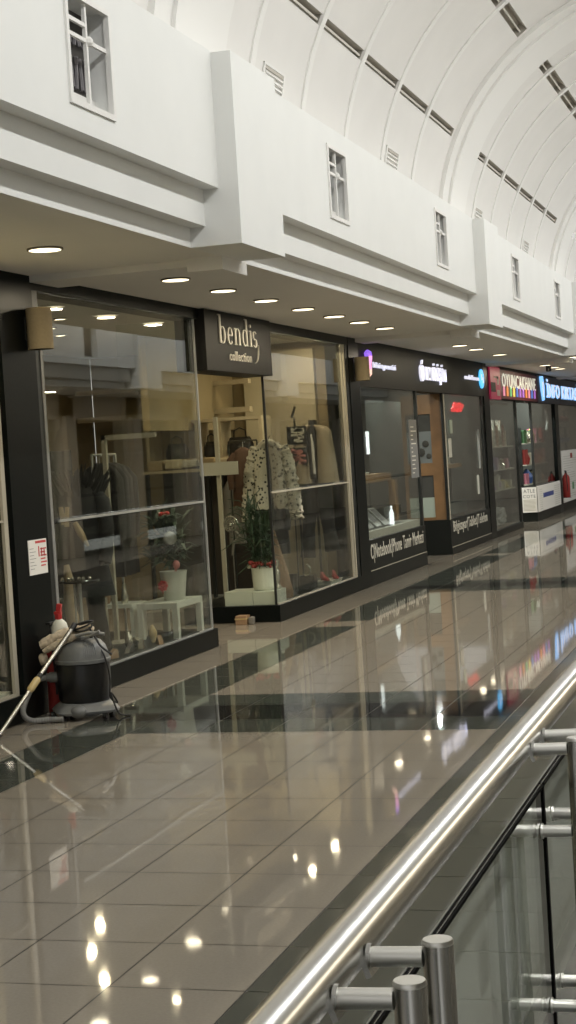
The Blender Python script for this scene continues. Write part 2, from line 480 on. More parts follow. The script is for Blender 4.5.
# louvred vents low on the vault, above every window
for k, w in enumerate((11.90, 15.72, 20.30, 24.10)):
    zt = 4.43
    t = thing('louvre_vent', 'small white louvred vent low on the vault, %s' % (
        ['nearest to the camera', 'second from the camera', 'first beyond the wide arch', 'farthest one, right of the arch'][k]), 'vent', (-3.48, w, 4.2), 'louvred vents on the vault')
    th0 = 180-math.degrees(math.asin((4.20-VC[1])/2.5)); th1 = 180-math.degrees(math.asin((zt-VC[1])/2.5))
    def seg(ta, tb, r0, r1, y0, y1):
        bb = MB(); ps = [vp(ta, r0), vp(tb, r0), vp(tb, r1), vp(ta, r1)]
        bb.ring_loft([[(p[0], y, p[1]) for p in ps] for y in (y0, y1)]); return bb
    bb = seg(th0, th0-.5, 2.5, 2.490, w-.26, w+.26)
    for a in ((th1, th1+.35, w-.26, w+.26), (th0, th1, w-.26, w-.225), (th0, th1, w+.225, w+.26)):
        q = seg(a[0], a[1], 2.5, 2.490, a[2], a[3]); tmp = bpy.data.meshes.new('x'); q.bm.to_mesh(tmp); bb.bm.from_mesh(tmp); q.bm.free(); bpy.data.meshes.remove(tmp)
    mk('vent_frame', bb, 'rib', t)
    mk('vent_gap', seg(th1+.45, th1+.95, 2.50, 2.488, w-.22, w+.22), 'slot', t)
    bb = MB()
    for j in range(4):
        ps = [vp(th1+1.1+j*.9, 2.5), vp(th1+1.6+j*.9, 2.5), vp(th1+1.6+j*.9, 2.478), vp(th1+1.25+j*.9, 2.49)]
        bb.ring_loft([[(p[0], y, p[1]) for p in ps] for y in (w-.22, w+.22)])
    mk('slat', bb, 'rib', t)

# ------------------------------------------------------------------ shop front shell, left
b = MB()   # dark pilasters of the shop line
for y0, y1 in ((9.70, 10.20), (18.47, 18.92), (27.12, 27.62), (35.6, 36.1)):
    b.box((-5.05, y0, 0), (XF, y1, ZS))
struct('wall_left_pilasters', b, 'granite')
b = MB()   # slim returns of the window jambs
b.box((-4.86, 10.2, .16), (XF-.012, 10.305, 2.80)); b.box((-4.86, 18.36, .16), (XF-.01, 18.47, 2.80))
struct('trim_4', b, 'frame')
b = MB()   # plinths
b.box((-4.9, YN, 0), (XF+.002, 9.70, .17)); b.box((-5.75, 10.2, 0), (XF, 13.46, .155))
b.box((-5.75, 15.27, 0), (XF, 18.47, .16))
struct('baseboard_left', b, 'granite')
b = MB()
b.box((-5.3, 18.92, 0), (XF, 22.06, .17)); b.box((-5.3, 23.8, 0), (XF, 27.12, .10)); b.box((-5.3, 27.62, 0), (XF, 30.5, .10))
b.box((-5.3, 18.92, .17), (XF-.008, 22.06, .53)); b.box((-5.3, 23.8, .10), (XF-.008, 27.12, .51))
b.box((-5.3, 32.3, 0), (XF, 35.6, .19)); b.box((-5.3, 36.1, 0), (XF, YE, .18))
struct('baseboard_left', b, 'granite2')
b = MB()
b.box((XF-.008, 18.95, .17), (XF-.001, 22.04, .178)); b.box((XF-.008, 23.82, .10), (XF-.001, 27.1, .108)); struct('trim_5', b, 'alubeige')
# fascias
b = MB(); b.box((-5.0, YN, 2.79), (XF-.005, 18.92, ZS)); b.box((-5.0, YN, 2.6), (XF-.02, 9.7, 2.79)); struct('trim_6', b, 'granite')
b = MB(); b.box((-5.0, 18.92, 2.335), (XF-.002, 27.62, ZS)); struct('trim_7', b, 'fascia')
b = MB(); b.box((-5.0, 27.62, 2.30), (XF-.002, YE, ZS)); struct('trim_8', b, 'fascia')
# glazing
def pane(n, boxes, m='gl_shop'):
    b = MB()
    for a in boxes: b.box(*a)
    return struct('window_%d' % n, b, m)
pane(11, [((XG-.005, 10.3, .155), (XG+.005, 13.40, 2.79))])
w2 = pane(12, [((XG-.005, 15.31, .16), (XG+.005, 18.37, 2.79))])
pane(13, [((-5.50, 15.292, .16), (XG-.006, 15.302, 2.79))])
pane(14, [((-5.50, 13.395, .155), (XG-.012, 13.405, 2.79))])
pane(15, [((XG-.005, 2., .17), (XG+.005, 9.66, 2.6))])
pane(16, [((XG-.005, 19.0, .53), (XG+.005, 22.04, 2.335))])
pane(17, [((XG-.005, 23.86, .51), (XG+.005, 27.0, 2.335))])
pane(18, [((XG-.005, 27.66, .10), (XG+.005, 30.48, 2.30))])
pane(19, [((XG-.005, 32.34, .68), (XG+.005, 35.55, 2.30))])
pane(20, [((XG-.005, 36.15, 1.3), (XG+.005, 44, 2.30))])
# metal strips framing the glass
b = MB()
b.box((-4.80, 10.285, .16), (XF-.006, 10.325, 1.0)); b.box((-4.80, 10.285, 1.0), (XF-.006, 10.325, 2.40)); struct('trim_9', b, 'hose')
b = MB(); b.box((-4.806, 10.45, 1.232), (-4.792, 13.41, 1.248)); b.box((-4.806, 13.39, .155), (-4.792, 13.412, 2.79))
b.box((-4.806, 10.33, .155), (-4.792, 13.39, .166)); struct('trim_10', b, 'alu')
b = MB(); b.box((-4.806, 15.33, 1.232), (-4.792, 18.2, 1.248)); b.box((-4.806, 18.20, .16), (-4.785, 18.235, 2.79))
b.box((-4.806, 18.31, .16), (-4.785, 18.345, 2.79)); b.box((-4.806, 15.33, .16), (-4.792, 18.34, .172)); struct('trim_11', b, 'alubeige')
b = MB(); b.box((-4.822, 15.288, .16), (-4.800, 15.306, 2.79)); struct('trim_12', b, 'frame')
b = MB(); b.box((-4.806, 9.60, .17), (-4.785, 9.655, 2.6)); b.box((-4.81, 2.0, 1.278), (-4.79, 9.60, 1.292)); b.box((-4.81, 2.0, .17), (-4.785, 9.6, .19)); struct('trim_13', b, 'alubeige')
b = MB(); b.box((-4.83, 18.92, .53), (-4.79, 18.99, 2.335)); b.box((-4.83, 22.0, .53), (-4.79, 22.06, 2.335)); b.box((-4.83, 23.8, .51), (-4.785, 23.87, 2.335))
b.box((-4.83, 26.98, .51), (-4.79, 27.12, 2.335)); b.box((-4.83, 30.44, .1), (-4.785, 30.5, 2.3)); b.box((-4.83, 32.3, .68), (-4.785, 32.36, 2.3)); struct('trim_14', b, 'frame')
b = MB(); b.box((-4.80, 23.80, .5), (-4.775, 23.83, 2.32)); struct('trim_15', b, 'alubeige')
# inner shell of the shops
b = MB()
b.box((-8.1, YN, 0), (-8.0, 18.6, ZS)); struct('wall_back', b, 'beige')
b = MB(); b.box((-7.995, 10, 0), (-7.9, 17.2, 1.72)); struct('wall_back_panel', b, 'brown')
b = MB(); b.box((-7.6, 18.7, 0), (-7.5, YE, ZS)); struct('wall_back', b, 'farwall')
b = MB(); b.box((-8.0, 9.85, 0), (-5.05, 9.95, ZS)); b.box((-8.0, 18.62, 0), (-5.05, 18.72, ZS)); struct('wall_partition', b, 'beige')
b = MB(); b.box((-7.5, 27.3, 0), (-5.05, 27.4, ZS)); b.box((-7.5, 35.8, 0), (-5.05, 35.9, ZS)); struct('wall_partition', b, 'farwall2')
# beige bulkhead and board that close the rear of the far bendis window
b = MB(); b.box((-6.30, 15.9, 1.92), (-6.22, 18.6, 2.88)); struct('wall_bulkhead', b, 'beige')
b = MB(); b.box((-6.34, 10.0, 0.), (-6.26, 13.6, 1.75)); struct('wall_display_back', b, 'brown')
b = MB(); b.box((-6.05, 18.50, 0.16), (-5.2, 18.6, 2.79)); struct('wall_side', b, 'beigel')
# left neighbour: beige cloth backdrop
b = MB()
pts = []
y = 4.
rings = []
while y < 9.66:
    pts.append((-5.02+.025*sin(y*9)+.015*sin(y*23), y)); y += .05
b.ring_loft([[(x, yy, z) for x, yy in pts] for z in (.17, 1.0, 1.9, 2.6)], cap=False, closed=False)
tag(mk('cloth_backdrop', b, 'beigel', smooth=True), 'beige cloth backdrop hanging behind the leftmost shop window', 'backdrop')
b = MB(); b.box((-5.6, 2, .1), (-4.84, 9.65, .20)); struct('floor_display', b, 'cream')

# ------------------------------------------------------------------ balustrade
RX, RZ = -.611, .93
def post_pair():
    for k, (ya, yb, where) in enumerate(((1.97, 2.14, 'nearest the camera'), (3.62, 3.79, 'farther along the rail'))):
        for j, y in enumerate((ya, yb)):
            t = thing('railing_post', 'round stainless steel railing post, %s of the pair %s' % (('front one', 'rear one')[j], where), 'post', (-.48, y, 0), 'stainless railing posts')
            b = MB(); b.lathe([(.021, 0), (.021, .944)], (-.48, y, 0), 28); mk('shaft', b, 'chrome2', t, smooth=True)
            b = MB(); b.lathe([(.0212, .944), (.0212, .948), (.0196, .9505), (.0001, .951)], (-.48, y, 0), 28); mk('cap', b, 'steelcap', t, smooth=True)
            b = MB(); b.lathe([(.045, 0), (.045, .006), (.03, .012), (.021, .012)], (-.48, y, 0), 24); mk('foot_flange', b, 'chrome2', t, smooth=True)
            b = MB(); b.tube([(-.500, y, .926), (-.574, y, .924)], .0135, 20); mk('arm', b, 'steelcap', t, smooth=True)
            b = MB(); b.tube([(-.570, y, .924), (-.576, y, .924)], .018, 20)
            b.box((-.583, y-.022, .900), (-.575, y+.022, .950), Matrix.Rotation(-.35, 3, 'Y'))
            mk('saddle', b, 'chrome', t, smooth=True)
            for z in (.745, .36):
                b = MB(); b.tube([(-.500, y, z), (-.562, y, z)], .0135, 20); b.tube([(-.562, y, z), (-.566, y, z)], .017, 20)
                b.tube([(-.580, y, z), (-.584, y, z)], .017, 20)
                mk('glass_clamp', b, 'steelcap', t, smooth=True)
post_pair()
b = MB(); b.tube([(RX, -3.5, RZ), (RX, 44., RZ)], .034, 48)
tag(mk('handrail', b, 'chrome', smooth=True), 'long round stainless steel handrail running beside the void', 'handrail')
def glass_panel(y0, y1, label):
    b = MB(); b.box((-.5785, y0, .06), (-.5675, y1, .832))
    t = thing('glass_panel', label, 'glass panel', (-.573, y0, .06), 'glass balustrade panels')
    mk('pane', b, 'gl_rail', t)
    b = MB(); b.box((-.5785, y0, .832), (-.5675, y1, .834)); mk('top_edge', b, 'chrome2', t)
    b = MB(); b.box((-.5795, y0, .828), (-.5750, y1, .8352)); b.box((-.5710, y0, .828), (-.5662, y1, .8352)); mk('edge_line', b, 'jointblack', t)
    b = MB(); b.box((-.5815, y1-.022, .06), (-.5645, y1, .832)); mk('end_edge', b, 'jointblack', t)
glass_panel(2.06, 3.685, 'clear glass balustrade panel between the two pairs of posts')
glass_panel(3.695, 5.34, 'clear glass balustrade panel beyond the black vertical joint')

# ------------------------------------------------------------------ ceiling downlights
DL = [8.99, 11.15, 12.18, 13.27, 14.37, 15.43, 16.40, 17.50, 21.71, 22.89, 24.82, 29.63, 30.79, 31.64]
DN = ['large nearest one above the left shop', 'first one right of the recessed ceiling pocket', 'above the left half of the bendis sign', 'above the right half of the bendis sign',
      'first one right of the bendis sign', 'second one right of the bendis sign', 'third one right of the bendis sign', 'last one before the cream lamp shade',
      'left one of the pair over the computer shop', 'right one of the pair over the computer shop', 'single one over the magenta sign', 'left one of the far trio', 'middle one of the far trio', 'right one of the far trio']
def downlight(x, y, z, r, label, group='round ceiling downlights'):
    t = thing('ceiling_downlight', label, 'ceiling light', (x, y, z), group)
    b = MB(); b.lathe([(r, 0), (r+.012, 0), (r+.012, -.012), (r, -.012), (r, 0)], (x, y, z), 28); mk('trim_ring', b, 'lampring', t, smooth=True)
    b = MB(); b.lathe([(.0001, -.004), (r, -.004), (r, -.0125), (.0001, -.0135)], (x, y, z), 28); mk('diffuser', b, 'lamp', t)
    return t
def arealight(name, loc, size, power, col=(1, .93, .8), rot=(0, 0, 0), sy=None, shape='DISK', spread=pi):
    ld = bpy.data.lights.new(name, 'AREA'); ld.shape = shape; ld.size = size; ld.energy = power; ld.color = col; ld.spread = spread
    if sy: ld.size_y = sy
    o = bpy.data.objects.new(name, ld); COL.objects.link(o); o.location = loc; o.rotation_euler = rot
    return o
for k, y in enumerate(DL):
    downlight(-4.1, y, ZS, .094, 'round glowing downlight in the soffit, '+DN[k])
    arealight('downlight_glow', (-4.1, y, ZS-.03), .14, 3.2, (1, .86, .62))
downlight(-3.30+.0, 27.3, ZS-.0, .08, 'round glowing downlight set in the bottom of the far pier')
# small spots inside the shops
SP = [(-5.06, 11.54, 'left'), (-5.10, 12.80, 'middle'), (-5.05, 16.55, 'a'), (-5.14, 17.03, 'b'), (-5.16, 18.04, 'c'), (-5.94, 13.24, 'd'), (-6.40, 14.03, 'e'), (-6.68, 14.87, 'f')]
for x, y, n in SP:
    lab = {'left': 'small warm spotlight above the left bendis display', 'middle': 'small warm spotlight near the middle of the left display ceiling', 'a': 'small warm spotlight above the spotted fur coat', 'b': 'small warm spotlight above the beige blazer', 'c': 'small warm spotlight at the right end of the right bendis window', 'd': 'small warm spotlight inside the bendis door, nearest the door', 'e': 'small warm spotlight inside the bendis shop, middle of the deeper three', 'f': 'small warm spotlight deepest inside the bendis shop'}[n]
    downlight(x, y, 2.88, .045, lab, 'small display spotlights')
    arealight('spot_glow', (x, y, 2.862), .07, {'d': 4.5, 'e': 4.5, 'f': 4.5, 'c': 2.5, 'b': 2.5, 'a': 2.}.get(n, .9), (1, .82, .55))
WARM = (1, .80, .52); COOL = (.96, 1., .94)
for x, y, z, p, c, sz in (
                      (-5.45, 19.8, 2.8, 9, COOL, .1), (-5.6, 21.2, 2.8, 9, COOL, .1), (-5.0, 22.9, 2.8, 6, COOL, .1), (-5.5, 24.6, 2.8, 9, COOL, .1), (-5.6, 26.2, 2.8, 9, COOL, .1),
                      (-5.3, 28.4, 2.8, 15, COOL, .1), (-5.3, 29.7, 2.8, 15, COOL, .1), (-5.5, 31.5, 2.8, 9, COOL, .1), (-5.3, 33.5, 2.8, 15, COOL, .1), (-5.3, 35.0, 2.8, 12, COOL, .1), (-5.4, 38, 2.8, 14, COOL, .1)):
    arealight('shop_glow', (x, y, z), sz, p, c)
arealight('display_fill', (-4.85, 8.9, 2.585), .03, 5, (1, .86, .62), rot=(0, radians(35), 0), sy=1.4, shape='RECTANGLE')  # unseen fill, added under the header to brighten the cloth backdrop
# unseen fill strips, added behind the fascia to brighten the displays
for y, ln, p in ((11.9, 2.8, 5.0), (16.9, 2.8, 6.5)):
    arealight('display_fill', (-4.86, y, 2.865), .03, p, (1, .86, .66), rot=(0, radians(-25), 0), sy=ln, shape='RECTANGLE')
# wall lamps
def sconce(y, label):
    t = thing('wall_lamp', label, 'wall lamp', (-4.69, y, 2.38), 'cream drum wall lamps')
    b = MB(); b.lathe([(.080, .0), (.084, .0), (.084, .27), (.080, .27), (.080, .0)], (-4.682, y, 2.385), 28); mk('lamp_shade', b, 'shade', t, smooth=True)
    b = MB(); b.box((-4.77, y-.04, 2.45), (-4.76, y+.04, 2.60)); b.tube([(-4.765, y, 2.53), (-4.70, y, 2.53)], .008); mk('bracket', b, 'frame', t)
    b = MB(); b.ball((-4.682, y, 2.53), .03, 12); mk('bulb', b, 'ceram', t, smooth=True)
sconce(10.10, 'cream drum wall lamp on the dark pilaster left of the bendis windows')
sconce(18.72, 'cream drum wall lamp on the pilaster right of the bendis windows')

# paper notice
t = thing('paper_notice', 'white paper notice with red print taped to the dark pilaster', 'notice', (-4.768, 10.02, .93))
b = MB(); b.box((-4.770, 9.885, .915), (-4.766, 10.16, 1.143)); mk('sheet', b, 'paper', t)
b = MB()
b.box((-4.766, 9.99, 1.118), (-4.7652, 10.15, 1.134))
for k in range(6):
    b.box((-4.766, 10.06, 1.075-k*.022), (-4.7652, 10.15-.02*(k % 2), 1.084-k*.022))
for k in range(3): b.box((-4.766, 10.03+k*.04, 1.03), (-4.7652, 10.045+k*.04, 1.098-.012*k))
mk('print', b, 'redink', t)
b = MB()
for k in range(7): b.box((-4.766, 9.90, 1.085-k*.022), (-4.7652, 9.96+.03*((k*7) % 2), 1.088-k*.022))
mk('print', b, 'inkgrey', t)

# ------------------------------------------------------------------ bendis sign
def serif_sign():
    t = thing('shop_sign', 'dark box sign with silver bendis collection lettering over the shop door', 'sign', (-4.74, 14.5, 2.35))
    b = MB(); b.box((-4.99, 13.46, 2.352), (-4.715, 15.33, 2.875)); mk('sign_box', b, 'fascia', t, bevel=.004)
    X = -4.714; D = .010
    def S(b, y0, z0, y1, z1): b.box((X, y0, z0), (X+D, y1, z1))
    def arc(b, cy, cz, ry, rz, a0, a1, w, n=18):
        P = []
        for k in range(n+1):
            a = radians(a0+(a1-a0)*k/n)
            ww = w*(.45+.55*abs(cos(a)))
            P.append(((cy+(ry+ww/2)*cos(a), cz+(rz+ww*.22)*sin(a)), (cy+(ry-ww/2)*cos(a), cz+(rz-ww*.22)*sin(a))))
        for k in range(n):
            q = [P[k][0], P[k+1][0], P[k+1][1], P[k][1]]
            b.prism(q, D, 'x', X)
    y = 13.82; zb = 2.60; xh = .145; H = .245; w = .038; gap = .215
    # b
    b = MB(); S(b, y, zb, y+w, zb+H); S(b, y-.025, zb+H-.008, y+w, zb+H+.002); arc(b, y+.075, zb+xh/2, .060, xh/2, -130, 130, w); mk('letter', b, 'lettering', t)
    # e
    y2 = y+gap; b = MB(); arc(b, y2+.065, zb+xh/2, .058, xh/2, 5, 320, w); S(b, y2+.01, zb+xh*.5, y2+.125, zb+xh*.5+.012); mk('letter', b, 'lettering', t)
    # n
    y3 = y2+gap*.92; b = MB(); S(b, y3, zb, y3+w, zb+xh); S(b, y3-.02, zb, y3+w+.02, zb+.007); S(b, y3-.02, zb+xh-.008, y3+w, zb+xh+.004)
    arc(b, y3+.075, zb+xh-.045, .052, .045, 0, 150, w); S(b, y3+.112, zb, y3+.112+w, zb+xh-.04); S(b, y3+.095, zb, y3+.16, zb+.007); mk('letter', b, 'lettering', t)
    # d
    y4 = y3+gap*1.02; b = MB(); arc(b, y4+.065, zb+xh/2, .058, xh/2, 50, 310, w); S(b, y4+.105, zb, y4+.105+w, zb+H); S(b, y4+.08, zb+H-.008, y4+.133, zb+H+.002); S(b, y4+.105, zb, y4+.155, zb+.007); mk('letter', b, 'lettering', t)
    # i
    y5 = y4+gap*1.02; b = MB(); S(b, y5, zb, y5+w, zb+xh); S(b, y5-.02, zb, y5+w+.02, zb+.007); S(b, y5-.02, zb+xh-.008, y5+w, zb+xh+.003)
    b.prism([(y5+w/2+.022*cos(a*pi/6), zb+xh+.045+.015*sin(a*pi/6)) for a in range(12)], D, 'x', X); mk('letter', b, 'lettering', t)
    # s
    y6 = y5+.085; b = MB(); arc(b, y6+.055, zb+xh*.74, .042, xh*.25, 30, 270, w); arc(b, y6+.055, zb+xh*.26, .045, xh*.26, -150, 90, w); mk('letter', b, 'lettering', t)
    # swoosh
    b = MB()
    pts = [(y6+.16-.03*k/10-.10*(k/10)**2.2, zb+.02-.165*sin(k/10*pi/2)) for k in range(11)]
    for k in range(10):
        (a, c), (d, e) = pts[k], pts[k+1]; hw = .009*sin((k+.5)/10*pi)+.003
        b.prism([(a-hw, c-.002), (a+hw, c+.002), (d+hw, e+.002), (d-hw, e-.002)], D, 'x', X)
    mk('swoosh', b, 'lettering', t)
    text('lettering', 'collection', 'lettering', 14.06, 14.68, 2.455, 2.54, X, t, .01)
serif_sign()

# ------------------------------------------------------------------ computer shop signs
t = thing('shop_sign', 'lit white computer shop sign with fruit emblem at the fascia middle', 'sign', (-4.77, 22.2, 2.45))
b = MB()
ap = [(22.28, 2.655), (22.34, 2.685), (22.39, 2.67), (22.405, 2.64), (22.385, 2.60), (22.40, 2.555), (22.375, 2.50), (22.335, 2.468), (22.29, 2.478), (22.245, 2.466), (22.20, 2.50), (22.17, 2.57), (22.18, 2.65), (22.225, 2.685)]
b.prism(ap, .03, 'x', -4.765); b.prism([(22.28, 2.695), (22.33, 2.705), (22.36, 2.76), (22.31, 2.745)], .03, 'x', -4.765)
mk('emblem', b, 'whitelit', t)
text('lettering', 'BZ B\u0130L\u0130\u015e\u0130M', 'whitelit', 22.50, 23.92, 2.44, 2.735, -4.765, t, .03)
t = thing('shop_sign', 'small lit sign with purple and pink curl left of the fruit emblem', 'sign', (-4.77, 19.3, 2.5))
b = MB(); b.tube([(-4.75, 19.24, 2.69), (-4.75, 19.22, 2.72), (-4.75, 19.30, 2.745), (-4.75, 19.40, 2.735), (-4.75, 19.42, 2.70)], .026, 8); mk('curl_top', b, 'purplelit', t, smooth=True)
b = MB(); b.tube([(-4.75, 19.42, 2.70), (-4.75, 19.40, 2.65), (-4.75, 19.36, 2.60), (-4.75, 19.37, 2.54)], .026, 8); mk('curl_middle', b, 'pinklit', t, smooth=True)
b = MB(); b.tube([(-4.75, 19.37, 2.54), (-4.75, 19.36, 2.49), (-4.75, 19.30, 2.47)], .026, 8); mk('curl_bottom', b, 'orangelit', t, smooth=True)
text('lettering', 'bilisimgarantisi', 'whitelit', 19.56, 20.74, 2.545, 2.635, -4.765, t, .02)
t = thing('shop_sign', 'small lit sign with round cyan emblem right of the fruit emblem', 'sign', (-4.77, 26.2, 2.5))
b = MB(); n = 24
b.prism([(26.91+.20*cos(2*pi*k/n), 2.615+.155*sin(2*pi*k/n)) for k in range(n)], .02, 'x', -4.77); mk('emblem_disc', b, 'cyanlit', t)
b = MB(); b.tube([(-4.745, 26.83, 2.68), (-4.745, 26.86, 2.60), (-4.745, 26.96, 2.63), (-4.745, 26.99, 2.55)], .014, 6); mk('emblem_mark', b, 'whitelit', t)
text('lettering', 'mobilfoncu', 'whitelit', 25.45, 26.63, 2.575, 2.65, -4.765, t, .02)
t = thing('window_lettering', 'cream Notebook Phone Tamir Merkezi lettering on the dark base', 'lettering', (-4.77, 20.4, .3))
text('lettering', 'C|Notebook|Phone Tamir Merkezi', 'creamletter', 18.98, 21.88, .255, .48, -4.777, t, .004)
t = thing('window_lettering', 'cream Bilgisayar Tablet Telefon lettering on the dark base', 'lettering', (-4.77, 25.2, .3))
text('lettering', 'Bilgisayar|Tablet|Telefon', 'creamletter', 23.98, 26.8, .27, .475, -4.777, t, .004)
# magenta end panel and the row of figures
t = thing('shop_sign', 'magenta end panel with white strokes at the start of the maroon sign', 'sign', (-4.76, 28.2, 2.3))
b = MB(); b.box((-4.77, 27.64, 2.30), (-4.74, 28.62, 2.845)); mk('panel', b, 'magpanel', t)
b = MB(); b.box((-4.739, 28.0, 2.655), (-4.735, 28.42, 2.69)); b.box((-4.739, 28.28, 2.55), (-4.735, 28.42, 2.69)); b.box((-4.739, 28.22, 2.36), (-4.735, 28.50, 2.46)); mk('strokes', b, 'creamletter', t)
b = MB(); b.box((-4.74, 27.66, 2.42), (-4.736, 28.1, 2.58)); mk('patch', b, 'fascia', t)
t = thing('shop_sign', 'maroon sign with a row of white letters over coloured ones', 'sign', (-4.76, 30.5, 2.3))
b = MB(); b.box((-4.77, 28.63, 2.32), (-4.745, 33.0, 2.82)); mk('panel', b, 'maroon', t)
text('lettering', 'OYUNCAKHANE', mat('lit_cream', (.7, .7, .6), .5, emit=(.85, .83, .72), es=.16), 28.80, 32.75, 2.52, 2.76, -4.744, t, .012)
cols = ['c_pnk', 'c_org', 'c_grn', 'c_yel', 'c_blu', 'c_pur', 'c_pur', 'c_org', 'c_pnk', 'c_blu', 'c_pur']
glow = []
for k, c in enumerate(cols):
    base = M[c].node_tree.nodes['Principled BSDF'].inputs['Base Color'].default_value
    b = MB(); yy = 28.93+k*.362; b.box((-4.744, yy-.05, 2.37), (-4.73, yy+.09, 2.46)); b.ball((-4.736, yy+.02, 2.48), .07, 10, sx=.2)
    mk('figure', b, mat('lit_figure', base[:3], .5, emit=base[:3], es=.4), t)
t = thing('shop_sign', 'navy sign with lit blue and white INFO KIRTASIYE letters', 'sign', (-4.76, 36.5, 2.3))
b = MB(); b.box((-4.77, 33.02, 2.30), (-4.745, 41, 2.84)); mk('panel', b, 'navy', t)
b = MB(); b.prism([(33.35, 2.82), (33.75, 2.84), (33.95, 2.6), (33.85, 2.36), (33.6, 2.34), (33.45, 2.55)], .02, 'x', -4.745); mk('emblem', b, 'bluelit', t)
b = MB(); b.prism([(33.6, 2.72), (33.78, 2.72), (33.74, 2.42), (33.64, 2.42)], .006, 'x', -4.725); mk('emblem_mark', b, 'whitelit', t)
text('lettering_outline', '\u0130NFO KIRTAS\u0130YE', 'bluelit', 34.22, 40.4, 2.41, 2.80, -4.745, t, .012)
text('lettering', '\u0130NFO KIRTAS\u0130YE', 'whitelit', 34.28, 40.46, 2.425, 2.79, -4.745, t, .022)

# ------------------------------------------------------------------ vacuum cleaner and what lies on it
def noisy(b, amp, freq, seed=0):
    from mathutils import noise
    for v in b.bm.verts:
        p = v.co*freq+Vector((seed, seed, seed)); v.co += Vector((noise.noise(p), noise.noise(p+Vector((9, 0, 0))), noise.noise(p+Vector((0, 9, 0)))))*amp
    return b
VX, VY = -4.425, 9.86
t = thing('vacuum_cleaner', 'grey and black wheeled wet and dry vacuum cleaner by the shop front', 'vacuum cleaner', (VX, VY, 0))
b = MB(); b.lathe([(.150, .095), (.168, .12), (.172, .24), (.172, .345), (.165, .352)], (VX, VY, 0), 40); o = mk('tank', b, 'vacblack', t, smooth=True)
b = MB(); b.lathe([(.166, .35), (.178, .352), (.180, .372), (.170, .376), (.166, .41), (.150, .455), (.122, .487), (.085, .503), (.04, .508), (.001, .509)], (VX, VY, 0), 40)
for k in range(7):
    a = radians(-62+k*4.5)
    P = [(VX+r*cos(a), VY+r*sin(a), z) for r, z in ((.169, .40), (.158, .44), (.139, .470), (.112, .492))]
    b.tube(P, .0035, 6)
hd = mk('motor_head', b, 'vacgrey', t, smooth=True)
b = MB()
for a in (-28, 200):
    a = radians(a); c = (VX+.176*cos(a), VY+.176*sin(a)); R = Matrix.Rotation(a, 3, 'Z')
    b.box((c[0]-.012, c[1]-.026, .325), (c[0]+.012, c[1]+.026, .385), R)
mk('latch', b, 'cream', hd)
b = MB(); b.tube([(VX-.07, VY, .495), (VX-.066, VY, .54), (VX, VY-.0, .556), (VX+.066, VY, .54), (VX+.07, VY, .495)], .013, 10); mk('carry_handle', b, 'blackrub', t, smooth=True)
b = MB()
n = 40; ring = lambda r, z, wob: [(VX+(r+wob*(.5+.5*cos(4*2*pi*i/n+.9)))*cos(2*pi*i/n), VY+(r+wob*(.5+.5*cos(4*2*pi*i/n+.9)))*sin(2*pi*i/n), z) for i in range(n)]
b.ring_loft([ring(.195, .038, .045), ring(.20, .052, .045), ring(.185, .075, .035), ring(.165, .10, .012), ring(.150, .105, 0)])
b.ball((VX+.03, VY-.185, .058), .055, 16, .75); mk('wheeled_base', b, 'vacgrey', t, smooth=True)
for k, a in enumerate((-105, -30, 60, 140, 205)):
    a = radians(a); c = (VX+.205*cos(a), VY+.205*sin(a)); b = MB(); b.tube([(c[0]-.012, c[1], .021), (c[0]+.012, c[1], .021)], .021, 14); b.box((c[0]-.016, c[1]-.008, .02), (c[0]+.016, c[1]+.008, .045)); mk('castor', b, 'blackrub', t, smooth=True)
b = MB(); b.tube([(VX-.15, VY-.06, .265), (VX-.205, VY-.075, .265)], .034, 18); b.tube([(VX-.19, VY-.07, .265), (VX-.225, VY-.08, .265)], .026, 16); mk('hose_inlet', b, 'vacgrey', t, smooth=True)
def spline(pts, n=8):
    P = [Vector(p) for p in pts]; out = []
    for i in range(len(P)-1):
        p0, p1, p2, p3 = P[max(i-1, 0)], P[i], P[i+1], P[min(i+2, len(P)-1)]
        for k in range(n):
            s = k/n; out.append(.5*((2*p1)+(-p0+p2)*s+(2*p0-5*p1+4*p2-p3)*s*s+(-p0+3*p1-3*p2+p3)*s**3))
    out.append(P[-1]); return out
hp = spline([(VX-.225, VY-.08, .265), (VX-.29, VY-.10, .245), (VX-.318, VY-.18, .16), (VX-.312, VY-.27, .07), (VX-.25, VY-.29, .024), (VX-.14, VY-.255, .022), (VX-.05, VY-.245, .022)], 14)
b = MB(); b.tube(hp, [.0165+.0022*(k % 2) for k in range(len(hp))], 12); mk('hose', b, 'hose', t, smooth=False)
b = MB(); cp = spline([(VX+.10, VY-.02, .47), (VX+.17, VY-.05, .40), (VX+.196, VY-.04, .25), (VX+.20, VY-.06, .13), (VX+.235, VY-.03, .09), (VX+.215, VY-.08, .16), (VX+.25, VY-.06, .03), (VX+.31, VY-.02, .006)], 8)
b.tube(cp, .0055, 8); mk('power_cable', b, 'blackrub', t, smooth=True)
